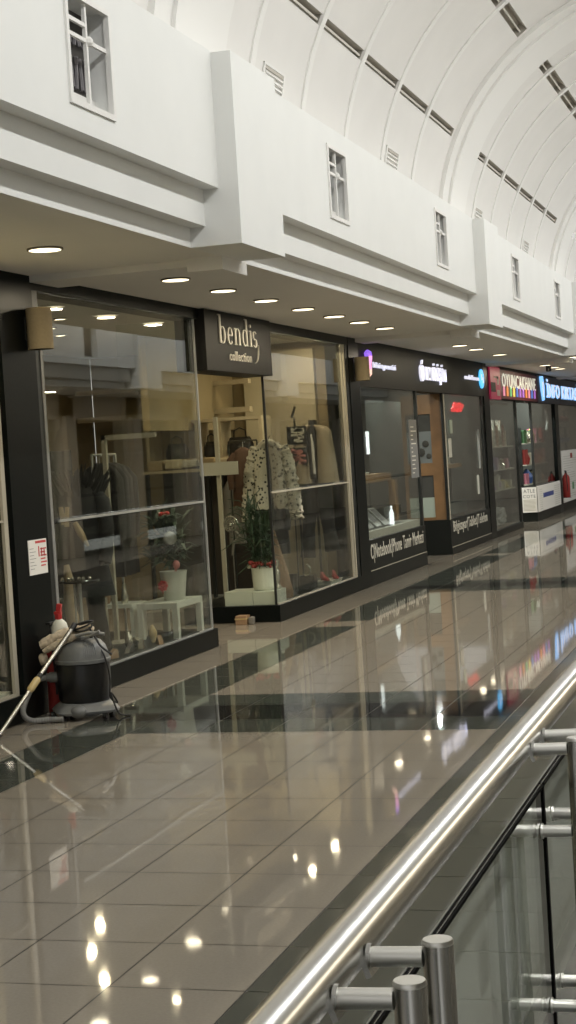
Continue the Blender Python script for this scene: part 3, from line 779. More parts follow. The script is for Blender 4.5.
# suction wand leaning over the head, foot on the floor left
P0 = Vector((VX+.0, VY-.125, .585)); P1 = Vector((-4.63, 9.02, .02))
W = lambda s: P0.lerp(P1, s)
t = thing('suction_wand', 'chrome telescopic vacuum wand leaning from the cleaner down to the floor', 'vacuum wand', tuple(P1))
b = MB(); b.tube([W(0), W(.50)], .0145, 20); mk('upper_tube', b, 'chrome', t, smooth=True)
b = MB(); b.tube([W(.56), W(1.0)], .0125, 20)
mk('lower_tube', b, 'chrome', t, smooth=True)
b = MB()
dn = (P1-P0).normalized(); side = Vector((-1, 0, 0)); side = (side-dn*side.dot(dn)).normalized()
for k in range(14):
    s = .66+k*.023; c = W(s)+side*.012; b.ball(tuple(c), .0055, 8)
mk('notch_row', b, 'blackrub', t)
b = MB(); b.tube([W(.475), W(.485), W(.50), W(.575), W(.59), W(.60)], [.014, .020, .023, .023, .019, .013], 16); mk('joint_sleeve', b, 'brass', t, smooth=True)
b = MB(); b.tube([W(-.035), W(.0), W(.02)], .018, 14); b.tube([W(.44), W(.475)], .016, 14); b.tube([W(.985), W(1.02)], .016, 14); mk('collar', b, 'blackrub', t, smooth=True)
# rags
def rag(pts, r, label, seed, sq=.6):
    P = spline(pts, 6); n = len(P); rr = [r*(.55+.45*sin(pi*min(1, max(0, (k+.5)/n)))) for k in range(n)]
    b = MB(); b.tube(P, rr, 14); noisy(b, r*.45, 26, seed)
    return tag(mk('cleaning_rag', b, 'rag', smooth=True), label, 'rag', 'cream rags on the vacuum cleaner')
rag([(VX-.235, VY-.13, .475), (VX-.16, VY-.10, .505), (VX-.06, VY-.055, .545), (VX+.03, VY-.03, .565)], .036, 'rolled cream cleaning rag lying on top of the vacuum head', 1)
rag([(VX-.13, VY-.03, .515), (VX-.05, VY+.02, .550), (VX+.06, VY+.0, .575)], .030, 'smaller folded cream rag behind the rolled one on the vacuum head', 4)
rag([(VX-.215, VY-.12, .425), (VX-.222, VY-.12, .39), (VX-.218, VY-.12, .355)], .026, 'short end of a cream rag hanging at the left of the vacuum head', 8)
rag([(VX-.20, VY-.14, .44), (VX-.12, VY-.14, .475), (VX-.03, VY-.12, .52), (VX+.02, VY-.11, .53)], .024, 'thin twisted cream rag in front of the rolled one on the vacuum head', 12)
rag([(VX-.0, VY-.07, .56), (VX+.07, VY-.05, .57), (VX+.10, VY-.03, .55)], .030, 'crumpled cream rag under the black cable coil', 15)
# black cable coil on top
b = MB()
for k in range(3):
    c = Vector((VX+.04, VY-.06, .585+.009*k)); b.tube([c+Vector(((.062+.004*k)*cos(a*pi/12), (.05)*sin(a*pi/12), .022*sin(a*pi/12+k)-.004)) for a in range(25)], .0062, 8)
b.tube(spline([(VX+.09, VY-.07, .58), (VX+.14, VY-.08, .50), (VX+.17, VY-.08, .455), (VX+.23, VY-.06, .40)], 6), .007, 8)
tag(mk('cable_coil', b, 'blackrub', smooth=True), 'loose coil of black cable on top of the vacuum cleaner', 'cable')
b = MB(); b.tube(spline([(VX-.10, VY-.12, .50), (VX+.03, VY-.12, .535), (VX+.12, VY-.11, .548), (VX+.20, VY-.09, .535)], 6), .011, 10); b.tube(spline([(VX+.05, VY-.11, .51), (VX+.13, VY-.12, .535), (VX+.18, VY-.12, .56)], 6), .008, 10)
tag(mk('grey_strap', b, 'hose', smooth=True), 'thin grey strap crossing the top of the vacuum head', 'strap')
# spray bottle
SX, SY = VX-.155, VY+.02
t = thing('spray_bottle', 'white spray bottle with a red trigger head behind the rags', 'spray bottle', (SX, SY, .49))
b = MB(); b.lathe([(.04, -.05), (.056, -.04), (.056, .045), (.046, .08), (.026, .10), (.018, .107)], (SX, SY, .525), 24, sy=.75); mk('bottle', b, 'ceram', t, smooth=True)
TZ = SY*0+.028
b = MB(); b.lathe([(.019, .598), (.019, .635), (.012, .64)], (SX, SY, TZ), 16)
b.box((SX-.030, SY-.014, .630+TZ), (SX+.018, SY+.014, .652+TZ)); b.box((SX-.012, SY-.013, .65+TZ), (SX+.020, SY+.013, .70+TZ), Matrix.Rotation(.18, 3, 'Y')); b.box((SX-.026, SY-.008, .600+TZ), (SX-.016, SY+.008, .632+TZ)); mk('trigger_head', b, 'red', t, bevel=.003)
# fire extinguishers
def extinguisher(x, y, label, h=.52, r=.062):
    t = thing('fire_extinguisher', label, 'fire extinguisher', (x, y, 0), 'red fire extinguishers')
    b = MB(); b.lathe([(r*.9, 0), (r, .01), (r, h*.82), (r*.85, h*.92), (r*.4, h), (r*.3, h+.03)], (x, y, 0), 24); mk('cylinder_body', b, 'redm', t, smooth=True)
    b = MB(); b.box((x-.02, y-.015, h+.03), (x+.02, y+.015, h+.065)); b.box((x-.02, y-.07, h+.065), (x+.01, y+.015, h+.08)); mk('valve', b, 'vacblack', t)
    b = MB(); b.tube(spline([(x, y-.02, h+.05), (x+.02, y-.08, h), (x+.03, y-.07, h*.5), (x+.03, y-.065, h*.25)]), .010, 8); mk('hose', b, 'blackrub', t, smooth=True)
    return t
extinguisher(-4.692, 10.02, 'red fire extinguisher half hidden behind the vacuum cleaner')
e2 = extinguisher(-4.66, 35.9, 'red fire extinguisher on the far pillar beside the white posters', .50, .08)
e2.location.z += .30
b = MB(); b.box((-4.77, 35.8, .30), (-4.56, 36.0, .302)); b.box((-4.77, 35.8, .30), (-4.765, 36.0, .5)); mk('wall_bracket', b, 'frame', None, label='dark wall bracket under the far fire extinguisher', category='bracket')

# ------------------------------------------------------------------ left bendis display
b = MB(); b.box((-6.3, 10.3, .02), (-4.9, 13.38, .10)); struct('floor_display', b, 'greycloth')
FZ = .10
# white side table
def side_table():
    x0, x1, y0, y1, zt = -5.20, -4.845, 12.72, 13.33, .45
    t = thing('side_table', 'small white side table carrying a white planter in the left display', 'table', ((x0+x1)/2, (y0+y1)/2, FZ))
    b = MB(); b.box((x0, y0, zt-.05), (x1, y1, zt)); mk('tabletop', b, 'whitep', t, bevel=.003)
    for x in (x0, x1-.05):
        for y in (y0, y1-.05):
            b = MB(); b.box((x, y, FZ), (x+.05, y+.05, zt-.05)); mk('leg', b, 'whitep', t, bevel=.002)
side_table()
PX, PY, PZ = -4.975, 13.02, .45
t = thing('flower_planter', 'white flared planter with a red flower standing on the white table', 'planter', (PX, PY, PZ))
b = MB(); b.lathe([(.082, 0), (.088, .01), (.112, .225), (.118, .24), (.110, .24), (.100, .20), (.001, .20)], (PX, PY, PZ), 30); mk('pot', b, 'ceram', t, smooth=True)
b = MB(); b.tube(spline([(PX+.02, PY, PZ+.2), (PX+.03, PY, PZ+.30)]), .010, 8); b.ball((PX+.032, PY, PZ+.29), .032, 10, 1.2); mk('pink_knob', b, 'pinkp', t, smooth=True)
b = MB()
for k in range(7):
    a = k*2*pi/7; b.ball((PX-.06+.028*cos(a), PY-.105, PZ+.125+.030*sin(a)), .019, 8)
b.ball((PX-.06, PY-.115, PZ+.125), .015, 8); b.box((PX-.065, PY-.108, PZ+.06), (PX-.058, PY-.10, PZ+.11)); mk('red_flower', b, 'red', t, smooth=True)
# plant with ornaments behind the table
def leafy(b, c, n, r, seed, up=.3, ln=.22, wd=.022, lim=((-9, -4.835), (-99, 99))):
    rnd = random.Random(seed)
    for k in range(n):
        a = rnd.uniform(0, 2*pi); e = rnd.uniform(-.2, 1.2)*up*3; L = ln*rnd.uniform(.6, 1.2)
        s = Vector(c)+Vector((rnd.uniform(-r, r)*.5, rnd.uniform(-r, r)*.5, rnd.uniform(-r, r)))
        d = Vector((cos(a)*cos(e), sin(a)*cos(e), sin(e))); q = d.cross(Vector((0, 0, 1))).normalized()*wd
        m1 = s+d*L*.5+Vector((0, 0, .01)); e1 = s+d*L-Vector((0, 0, .04))
        up_ = Vector((0, 0, .003))
        vs = [s, m1+q, e1, m1-q]
        if any(v.x > lim[0][1] or v.y < lim[1][0] or v.y > lim[1][1] for v in vs): continue   # leaves stay inside the glass
        top = [b.bm.verts.new(v+up_) for v in vs]; bot = [b.bm.verts.new(v-up_) for v in vs]
        b.bm.faces.new(top); b.bm.faces.new(bot[::-1])
        for i in range(4): b.bm.faces.new((top[i], bot[i], bot[(i+1) % 4], top[(i+1) % 4]))
AX, AY = -5.00, 13.20
t = thing('decorated_plant', 'dark leafy plant hung with a silver disc and red bow above the table', 'plant', (AX, AY, .45))
b = MB(); b.tube(spline([(AX-.02, AY+.05, .45), (AX, AY+.03, .75), (AX-.02, AY, 1.15)]), .010, 8); mk('stem', b, 'brown', t)
b = MB(); leafy(b, (AX-.06, AY-.06, .93), 170, .20, 3, lim=((-9, -4.835), (-99, 13.37))); mk('foliage', b, 'leaf', t)
b = MB(); leafy(b, (AX+.08, AY-.10, .92), 14, .06, 9, .5, .14, .016, lim=((-9, -4.835), (-99, 13.37))); mk('pale_leaves', b, 'leafp', t)
b = MB(); R = Matrix.Rotation(.35, 3, 'Z'); b.lathe([(.0001, 0), (.052, 0), (.056, .006), (.036, .012), (.02, .008), (.0001, .014)], (0, 0, 0), 24)
for v in b.bm.verts: v.co = R @ Vector((v.co.x, -v.co.z, v.co.y)) + Vector((AX+.03, AY-.22, .965))
mk('silver_disc', b, 'silver', t, smooth=True)
b = MB(); b.ball((AX-.04, AY-.20, 1.165), .026, 10, .8); b.ball((AX+.01, AY-.20, 1.17), .026, 10, .8); b.ball((AX-.015, AY-.21, 1.165), .015, 8); mk('red_bow', b, 'red', t, smooth=True)
# low shelf and small things left of the table
t = thing('display_shelf', 'low cream display shelf left of the white side table', 'shelf', (-5.45, 12.8, FZ))
b = MB(); b.box((-5.62, 12.72, .42), (-5.24, 13.05, .45)); mk('board', b, 'whitep', t)
for x in (-5.62, -5.27):
    b = MB(); b.box((x, 12.74, FZ), (x+.03, 13.03, .42)); mk('side_panel', b, 'whitep', t)
for k, (x, y) in enumerate(((-5.35, 12.84), (-5.52, 12.86))):
    b = MB(); b.lathe([(.028, 0), (.034, .05), (.022, .10), (.012, .16), (.015, .17), (.001, .175)], (x, y, .45), 14)
    tag(mk('small_vase', b, ('silver', 'tanleather')[k], smooth=True), ('small silver vase on the low cream display shelf', 'small tan vase on the low cream display shelf')[k], 'vase', 'vases on the low shelf')
def shoe(x, y, z, rz, m, label, group, heel=.05, sc=1.):
    t = thing('shoe', label, 'shoe', (x, y, z), group)
    R = Matrix.Rotation(rz, 3, 'Z'); c = Vector((x, y, z))
    def T(p): return c+R @ (Vector(p)*sc)
    rings = []
    for u, w, h0, h1 in ((0, .018, heel, heel+.06), (.03, .030, heel, heel+.075), (.08, .030, heel*.8, heel+.045), (.13, .034, heel*.3, .05), (.18, .042, 0.004, .042), (.22, .036, 0.004, .032), (.25, .012, .004, .018)):
        rings.append([T((u, -w, h0)), T((u, w, h0)), T((u, w*.6, h1)), T((u, -w*.6, h1))])
    b = MB(); b.ring_loft(rings); mk('upper', b, m, t, smooth=True)
    b = MB(); b.ring_loft([[T((.005, -.010, 0)), T((.025, -.010, 0)), T((.025, .010, 0)), T((.005, .010, 0))], [T((.0, -.016, heel)), T((.035, -.016, heel)), T((.035, .016, heel)), T((.0, .016, heel))]]); mk('heel', b, 'bag', t)
    return t
for k, (x, y, m) in enumerate(((-4.93, 11.62, 'tanleather'), (-4.95, 11.98, 'bag'), (-4.97, 12.22, 'silver'), (-4.92, 12.45, 'tanleather'), (-5.12, 11.8, 'browncoat'), (-5.10, 12.35, 'silver'))):
    shoe(x, y, FZ, -1.9+.3*k, m, ['tan heeled shoe nearest the white frame foot in the left display', 'black heeled shoe just right of the white frame foot', 'silver heeled shoe in the front row of the display floor',
        'tan heeled shoe in the front row nearest the side table', 'brown heeled shoe behind the white frame foot', 'silver heeled shoe behind the front row near the table'][k], 'heeled shoes on the display floor')
for k, (x, y) in enumerate(((-4.99, 12.52), (-5.03, 12.10))):
    b = MB(); b.lathe([(.03, 0), (.035, .01), (.012, .04), (.028, .10), (.03, .14), (.012, .19), (.001, .20)], (x, y, FZ), 14); noisy(b, .012, 30, k)
    tag(mk('figurine', b, ('brass', 'silver')[k], smooth=True), ('gilt figurine on the display floor beside the side table', 'silver figurine on the display floor among the shoes')[k], 'figurine', 'figurines on the display floor')
# tall cream frame (garment rail) with dark clothes
t = thing('garment_rail', 'tall cream garment rail with a flat foot in the left display', 'clothes rail', (-5.3, 12.55, FZ))
b = MB(); b.box((-5.335, 12.53, FZ), (-5.300, 12.57, 1.84)); mk('post', b, 'alubeige', t)
b = MB(); b.box((-4.87, 12.53, 1.80), (-5.335, 12.57, 1.84)); mk('top_bar', b, 'alubeige', t)
b = MB(); b.ring_loft([[(-5.42, 12.45, FZ), (-5.21, 12.45, FZ), (-5.21, 12.65, FZ), (-5.42, 12.65, FZ)], [(-5.35, 12.50, FZ+.08), (-5.28, 12.50, FZ+.08), (-5.28, 12.60, FZ+.08), (-5.35, 12.60, FZ+.08)]]); b.box((-5.415, 12.52, FZ), (-5.385, 12.56, .53)); mk('foot', b, 'alubeige', t)
def hung(x, y, zt, L, w, d, m, label, seed, group=None, cat='garment'):
    """a garment on a hanger: shoulders, sleeves, folded hem"""
    t = thing('hanging_garment', label, cat, (x, y, zt), group)
    n = 18; rings = []
    for z, ww, dd in ((0, .10, .25), (-.03, .62, .6), (-.06, .86, .8), (-.25, .92, 1.), (-.6, 1.0, 1.), (-1, 1.12, 1.15)):
        rings.append([(x+w*ww*cos(2*pi*i/n)+.008*sin(i*3+seed), y+d*dd*sin(2*pi*i/n)*(1+.25*sin(i*5+seed)), zt+z*L if z < -.06 else zt+z) for i in range(n)])
    b = MB(); b.ring_loft(rings); mk('body', b, m, t, smooth=True)
    for s in (-1, 1):
        b = MB(); b.tube([(x+s*w*.70, y, zt-.06), (x+s*w*1.0, y-.01, zt-.14), (x+s*w*1.08, y-.02, zt-.35*L-.1), (x+s*w*1.02, y-.02, zt-.62*L-.05)], [.03, .05, .045, .04], 10); noisy(b, .01, 14, seed+s); mk('sleeve', b, m, t, smooth=True)
    b = MB(); b.tube([(x, y, zt-.01), (x, y, zt+.05), (x+.015, y, zt+.07), (x+.02, y, zt+.05)], .004, 6); mk('hanger_hook', b, 'alu', t)
    return t
for k in range(4):
    hung(-5.50-.02*k, 12.85+.15*k, 1.62, .95, .16, .045, ('blackcloth', 'blackcloth', 'darkcloth', 'blackcloth')[k], ['black coat hanging first behind the cream garment rail', 'black coat hanging second behind the cream garment rail', 'charcoal coat hanging third behind the cream garment rail', 'last black coat hanging behind the cream garment rail'][k], k, 'dark coats in the left display')
t = thing('coat_rail', 'thin metal rail holding the dark coats in the left display', 'rail', (-5.45, 13.0, FZ))
b = MB(); b.tube([(-5.50, 12.7, 1.69), (-5.56, 13.34, 1.69)], .010, 10); mk('bar', b, 'alu', t, smooth=True)
for y, x in ((12.7, -5.50), (13.34, -5.56)):
    b = MB(); b.tube([(x, y, FZ), (x, y, 1.69)], .011, 10); mk('leg', b, 'alu', t, smooth=True)
# mannequins
def mannequin(x, y, rz, label, top, bottom, z0=.10, h=1.72, tan=False, headless=False, flare=False, spiky=False):
    t = thing('mannequin', label, 'mannequin', (x, y, z0), 'dressed mannequins')
    R = Matrix.Rotation(rz, 3, 'Z'); s = h/1.72
    T = lambda p: Vector((x, y, z0))+R @ (Vector(p)*s)
    def ell(z, rx, ry, cx=0., cy=0., n=20): return [T((cx+rx*cos(2*pi*i/n), cy+ry*sin(2*pi*i/n), z)) for i in range(n)]
    b = MB()
    b.ring_loft([ell(.80, .155, .10), ell(.92, .165, .105), ell(1.05, .125, .085), ell(1.20, .150, .105), ell(1.33, .165, .10), ell(1.40, .14, .075), ell(1.44, .06, .05), ell(1.50, .045, .045)]+([] if headless else [ell(1.52, .05, .055), ell(1.57, .075, .09), ell(1.64, .078, .095), ell(1.70, .055, .07), ell(1.72, .01, .01)]))
    for sg in (-1, 1):
        b.tube([T((sg*.085, 0, .82)), T((sg*.095, -.01, .45)), T((sg*.10, .01, .10))], [.075*s, .05*s, .032*s], 12)
        b.tube([T((sg*.15, 0, 1.36)), T((sg*.20, .01, 1.12)), T((sg*.215, -.06, .92)), T((sg*.21, -.10, .80))], [.045*s, .038*s, .03*s, .02*s], 10)
        b.ring_loft([[T((sg*.10-.03, .04, 0)), T((sg*.10+.03, .04, 0)), T((sg*.10+.035, -.16, 0)), T((sg*.10-.035, -.16, 0))], [T((sg*.10-.025, .03, .10)), T((sg*.10+.025, .03, .10)), T((sg*.10+.02, -.15, .03)), T((sg*.10-.02, -.15, .03))]])
    mk('body', b, 'blackcloth' if spiky else ('skin' if not headless else 'greycloth'), t, smooth=True)
    # jacket
    b = MB(); q = .27 if flare else .19
    b.ring_loft([ell(.72 if not flare else .55, q, .15), ell(.95, .19, .13), ell(1.10, .165, .12), ell(1.25, .18, .13), ell(1.36, .19, .12), ell(1.42, .13, .085), ell(1.46, .07, .06)])
    for sg in (-1, 1): b.tube([T((sg*.14, 0, 1.38)), T((sg*.205, .01, 1.30)), T((sg*.235, .0, 1.10)), T((sg*.245, -.06, .90)), T((sg*.235, -.09, .82))], [.06*s, .066*s, .06*s, .052*s, .052*s], 12)
    mk('jacket', b, top, t, smooth=True)
    if bottom:
        b = MB()
        for sg in (-1, 1): b.tube([T((sg*.075, 0, .90)), T((sg*.09, 0, .75)), T((sg*.10, -.01, .45)), T((sg*.125, 0, .12)), T((sg*.13, 0, .06))], [.10*s, .10*s, .07*s, .085*s, .095*s], 14)
        mk('trousers', b, bottom, t, smooth=True)
    if spiky:
        b = MB(); rnd = random.Random(5)
        for k in range(90):
            a = rnd.uniform(0, 2*pi); rr = rnd.uniform(.03, .22); p = Vector((rr*cos(a), rr*sin(a)*.6, 1.36+rnd.uniform(0, .06))); q = p+Vector((cos(a)*.10, sin(a)*.06, rnd.uniform(.10, .22)))
            b.tube([T(p), T((p+q)/2), T(q)], [.016, .012, .002], 5)
        mk('feather_collar', b, 'blackcloth', t)
    if tan:
        b = MB()
        b.tube([T((-.09, -.145, 1.28)), T((-.07, -.155, 1.14))], [.02, .022], 8); b.tube([T((-.035, -.145, 1.28)), T((-.045, -.155, 1.12))], [.018, .02], 8)
        b.tube([T((.03, -.16, 1.15)), T((.08, -.17, 1.06)), T((.13, -.16, .96))], [.02, .028, .012], 8)
        mk('tan_scarf', b, 'tancloth', t, smooth=True)
        b = MB(); b.tube([T((-.05, -.20, .82)), T((-.03, -.21, .66)), T((-.05, -.20, .52)), T((-.01, -.21, .34))], [.02, .045, .04, .055], 10); mk('tan_panel', b, 'tancloth', t, smooth=True)
    return t
mannequin(-5.21, 11.72, .0, 'mannequin in a black coat with a spiky feather collar in the left display', 'blackcloth', 'blackcloth', .10, 1.62, tan=True, flare=True, spiky=True, headless=True)
# small round tray stand
t = thing('tray_stand', 'small round stand with a row of glinting trinkets near the mannequin', 'stand', (-5.06, 11.3, FZ))
b = MB(); b.lathe([(.001, .755), (.15, .755), (.155, .765), (.15, .775), (.001, .775)], (-5.06, 11.3, 0), 28); mk('tray', b, 'mirror', t, smooth=True)
b = MB(); b.tube([(-5.06, 11.3, FZ), (-5.06, 11.3, .755)], .016, 10); b.tube([(-5.10, 11.3, .25), (-5.10, 11.3, .755)], .008, 8); mk('column', b, 'alu', t, smooth=True)
b = MB(); b.lathe([(.13, 0), (.13, .015), (.02, .03)], (-5.06, 11.3, FZ), 24); mk('foot', b, 'alu', t, smooth=True)
for k in range(6):
    b = MB(); x = -5.17+k*.042; b.lathe([(.012, 0), (.015, .012), (.006, .022), (.001, .024)], (x, 11.25+.02*(k % 2), .775), 10)
    tag(mk('trinket', b, 'silver', smooth=True), 'small silver trinket on the round stand, %s from the left' % ORD[k], 'trinket', 'trinkets on the round stand')
# dark back shelving
t = thing('display_shelving', 'dark wall shelving with folded clothes at the back of the left display', 'shelving', (-6.0, 12.0, FZ))
b = MB()
for z in (.5, .85, 1.2, 1.55): b.box((-6.24, 10.8, z), (-5.95, 13.3, z+.025))
mk('shelf', b, 'shelfdark', t)
for y in (10.8, 11.62, 12.45, 13.28):
    b = MB(); b.box((-6.24, y, FZ), (-5.95, y+.025, 1.75)); mk('upright', b, 'shelfdark', t)
rnd = random.Random(11); n = 0
for zi, z in enumerate((.525, .875, 1.225)):
    for k in range(8):
        y = 10.95+k*.29; n += 1
        if 11.56 < y+.1 < 11.72 or 12.40 < y+.1 < 12.52: continue
        b = MB(); hh = rnd.uniform(.06, .16); b.box((-6.2, y, z), (-5.99, y+.19, z+hh)); noisy(b, .01, 12, k)
        tag(mk('folded_clothes', b, rnd.choice(['greycloth', 'browncoat', 'darkcloth', 'tancloth']), bevel=.012),
            'pile of folded clothes on the %s dark shelf, %s from the left' % (('lowest', 'middle', 'upper')[zi], ORD[k]), 'folded clothes', 'folded clothes on the dark shelves')

# ------------------------------------------------------------------ door recess
# rear shelf unit with handbags
t = thing('handbag_shelf', 'pale wooden shelf unit holding dark handbags behind the shop door', 'shelf', (-5.85, 17.2, 0))
for x0, x1, z0, z1 in ((-6.75, -5.42, 1.995, 2.03), (-6.75, -5.42, 1.585, 1.615)):
    b = MB(); b.box((x0, 17.1, z0), (x1, 17.45, z1)); mk('board', b, 'woodl', t)
for x in (-6.75, -6.18, -5.92, -5.45):
    b = MB(); b.box((x, 17.1, 1.615), (x+.035, 17.45, 1.995)); mk('upright', b, 'woodl', t)
b = MB(); b.box((-6.72, 17.46, .0), (-5.45, 17.50, 1.585)); mk('back_panel', b, 'brown', t)
def handbag(x, y, z, w, h, m, label):
    t = thing('handbag', label, 'handbag', (x, y, z), 'handbags on the pale shelf')
    b = MB(); n = 16; b.ring_loft([[(x+w*q*cos(2*pi*i/n), y+.07*q2*sin(2*pi*i/n), z+h*zz) for i in range(n)] for zz, q, q2 in ((0, .85, 1), (.15, 1, 1.1), (.6, .95, .8), (.95, .75, .4), (1, .7, .3))]); mk('body', b, m, t, smooth=True)
    b = MB(); b.tube([(x-w*.45, y, z+h*.9), (x-w*.4, y, z+h*1.35), (x, y, z+h*1.5), (x+w*.4, y, z+h*1.35), (x+w*.45, y, z+h*.9)], .009, 8); mk('handle', b, m, t, smooth=True)
handbag(-6.45, 17.25, 1.615, .14, .17, 'bag', 'black handbag in the left bay of the pale shelf')
handbag(-6.05, 17.25, 1.615, .09, .17, 'bag', 'narrow black handbag in the middle bay of the pale shelf')
handbag(-5.72, 17.25, 1.615, .16, .20, 'bag', 'large black handbag in the right bay of the pale shelf')
for k in range(7):
    b = MB(); b.box((-6.70+k*.20, 16.95, 1.50+.012*(k % 3)), (-6.53+k*.20, 17.08, 1.60+.014*(k % 2))); noisy(b, .012, 15, k)
    tag(mk('folded_scarf', b, ('tancloth', 'beigel', 'cream', 'tancloth', 'woodl', 'cream', 'browncoat')[k], bevel=.02), 'folded pale scarf on the ledge under the handbags, %s from the left' % ORD[k], 'scarf', 'scarves under the handbags')
t = thing('scarf_ledge', 'narrow pale ledge in front of the handbag shelf', 'ledge', (-6.0, 17.0, 0))
b = MB(); b.box((-6.75, 16.93, 1.47), (-5.35, 17.095, 1.50)); mk('board', b, 'woodl', t)
for x in (-6.75, -6.05):
    b = MB(); b.box((x, 17.0, 0.0), (x+.03, 17.06, 1.47)); mk('leg', b, 'frame', t)
b = MB(); b.box((-7.9, 17.9, 2.1), (-5.8, 18.0, 2.16)); b.box((-7.9, 17.9, 2.42), (-5.8, 18.0, 2.47)); tag(mk('wall_batten', b, 'woodl'), 'pair of pale wooden battens across the beige back wall', 'batten')
# cream post stand with sign plate
t = thing('sign_stand', 'cream post stand with a blank grey sign plate beside the door', 'sign stand', (-5.62, 16.1, .1))
b = MB(); b.box((-5.645, 16.18, .12), (-5.605, 16.22, 2.02)); mk('post', b, 'alubeige', t)
b = MB(); b.box((-5.72, 16.1, .10), (-5.53, 16.3, .12)); mk('foot', b, 'alubeige', t)
b = MB(); b.box((-5.81, 16.15, 1.425), (-5.40, 16.17, 1.56)); mk('sign_plate', b, 'board', t)
b = MB(); b.box((-6.3, 15.6, .0), (-4.9, 18.36, .10)); struct('floor_display', b, 'greycloth')
# tan coat, brown coat, fur coat hanging
hung(-5.70, 16.92, 1.40, .72, .085, .05, 'greycloth', 'grey tan coat hanging behind the cream post', 3)
hung(-5.50, 16.66, 1.70, .62, .13, .05, 'browncoat', 'dark brown coat hanging left of the spotted fur coat', 5)
t = thing('coat_rail', 'thin dark rail the coats hang from behind the door', 'rail', (-5.3, 16.4, .1))
b = MB(); b.tube([(-5.84, 16.93, 1.465), (-5.52, 16.90, 1.465)], .008, 8); b.tube([(-5.66, 16.67, 1.765), (-5.34, 16.65, 1.765)], .008, 8); mk('bar', b, 'frame', t, smooth=True)
for x, y, z in ((-5.84, 16.93, 1.465), (-5.66, 16.67, 1.765), (-5.52, 16.90, 1.465), (-5.34, 16.65, 1.765)):
    b = MB(); b.tube([(x, y, .1), (x, y, z)], .008, 8); mk('leg', b, 'frame', t, smooth=True)
def fur():
    x, y = -5.125, 16.38
    t = thing('fur_coat', 'shaggy cream coat with black spots hanging at the window corner', 'coat', (x, y, .1))
    n = 26
    def ring(z, w, d, cx=0): return [(x+cx+w*cos(2*pi*i/n), y+d*sin(2*pi*i/n), z) for i in range(n)]
    for nm, cx, w in (('left_front', -.105, .085), ('right_front', .105, .085)):
        b = MB(); b.ring_loft([ring(1.72, w*.5, .04, cx*.45), ring(1.66, w, .07, cx*.85), ring(1.45, w*1.02, .085, cx), ring(1.2, w*1.08, .09, cx*1.1), ring(1.05, w*1.12, .09, cx*1.15)]); noisy(b, .022, 22, cx*20); noisy(b, .010, 70, 2); mk('front', b, 'fur', t, smooth=True)
    for sg in (-1, 1):
        b = MB(); P = spline([(x+sg*.13, y, 1.68), (x+sg*.20, y-.01, 1.50), (x+sg*.235, y-.03, 1.22), (x+sg*.255, y-.03, 1.0), (x+sg*.26, y-.03, .93)], 7); b.tube(P, [.06+.012*(k % 2) for k in range(len(P))], 14); noisy(b, .02, 24, sg); mk('sleeve', b, 'fur', t, smooth=True)
    b = MB(); b.tube([(x-.12, y-.02, 1.66), (x-.03, y-.06, 1.735), (x+.03, y-.06, 1.735), (x+.12, y-.02, 1.66)], .035, 12); noisy(b, .012, 30, 5); mk('collar', b, 'fur', t, smooth=True)
    b = MB(); b.tube([(x, y, 1.70), (x, y, 1.78), (x+.02, y, 1.80)], .005, 6); b.tube([(x, y, FZ+.06), (x, y, 1.70)], .010, 8); b.lathe([(.12, .0), (.12, .015), (.01, .03)], (x, y, .10), 20); mk('stand', b, 'frame', t)
fur()
# round ornament wreath
t = thing('round_ornament', 'round pale scroll ornament hanging below the sign plate', 'ornament', (-5.42, 15.86, .9))
b = MB(); P = [(-5.42+.075*(1-k/60)*cos(k*.38), 15.87, .93+.085*(1-k/60)*sin(k*.38)) for k in range(52)]; b.tube(P, .009, 7); b.ball((-5.42, 15.87, .93), .022, 10); mk('scroll', b, 'silver', t, smooth=True)
b = MB(); b.tube(spline([(-5.38, 15.88, .86), (-5.34, 15.88, .80), (-5.40, 15.88, .74), (-5.42, 15.88, .62)]), .014, 8); b.tube([(-5.42, 15.90, FZ), (-5.42, 15.90, .90)], .006, 8); mk('tail', b, 'greycloth', t, smooth=True)
# white low platform with planter
t = thing('display_plinth', 'low white two part display platform at the window corner', 'platform', (-5.1, 15.5, .16))
b = MB(); b.box((-5.345, 15.34, .16), (-5.062, 15.72, .296)); mk('left_block', b, 'whitep', t, bevel=.003)
b = MB(); b.box((-5.058, 15.34, .16), (-4.835, 15.72, .292)); mk('right_block', b, 'whitep', t, bevel=.003)
QX, QY, QZ = -4.99, 15.52, .294
t = thing('flower_planter', 'white ribbed planter of red flowers on the low white platform', 'planter', (QX, QY, QZ))
b = MB(); b.lathe([(.10, 0), (.108, .01), (.112, .05), (.110, .055), (.118, .13), (.116, .135), (.122, .215), (.128, .22), (.120, .22), (.11, .18), (.001, .18)], (QX, QY, QZ), 30); mk('pot', b, 'ceram', t, smooth=True)
b = MB(); rnd = random.Random(4)
for k in range(26): b.ball((QX+rnd.uniform(-.12, .12), QY+rnd.uniform(-.10, .06), QZ+.225+rnd.uniform(0, .05)), rnd.uniform(.012, .022), 8)
mk('red_flowers', b, 'redflower', t, smooth=True)
b = MB(); leafy(b, (QX-.02, QY+.02, QZ+.42), 200, .20, 6, .5, .26, .012, lim=((-9, -4.835), (15.32, 99))); leafy(b, (QX-.10, QY+.08, QZ+.62), 90, .18, 16, .5, .26, .010, lim=((-9, -4.835), (15.32, 99))); mk('foliage', b, 'leaf', t)
b = MB(); b.ball((QX-.135, QY-.04, QZ+.235), .022, 10); mk('white_bloom', b, 'cream', t, smooth=True)
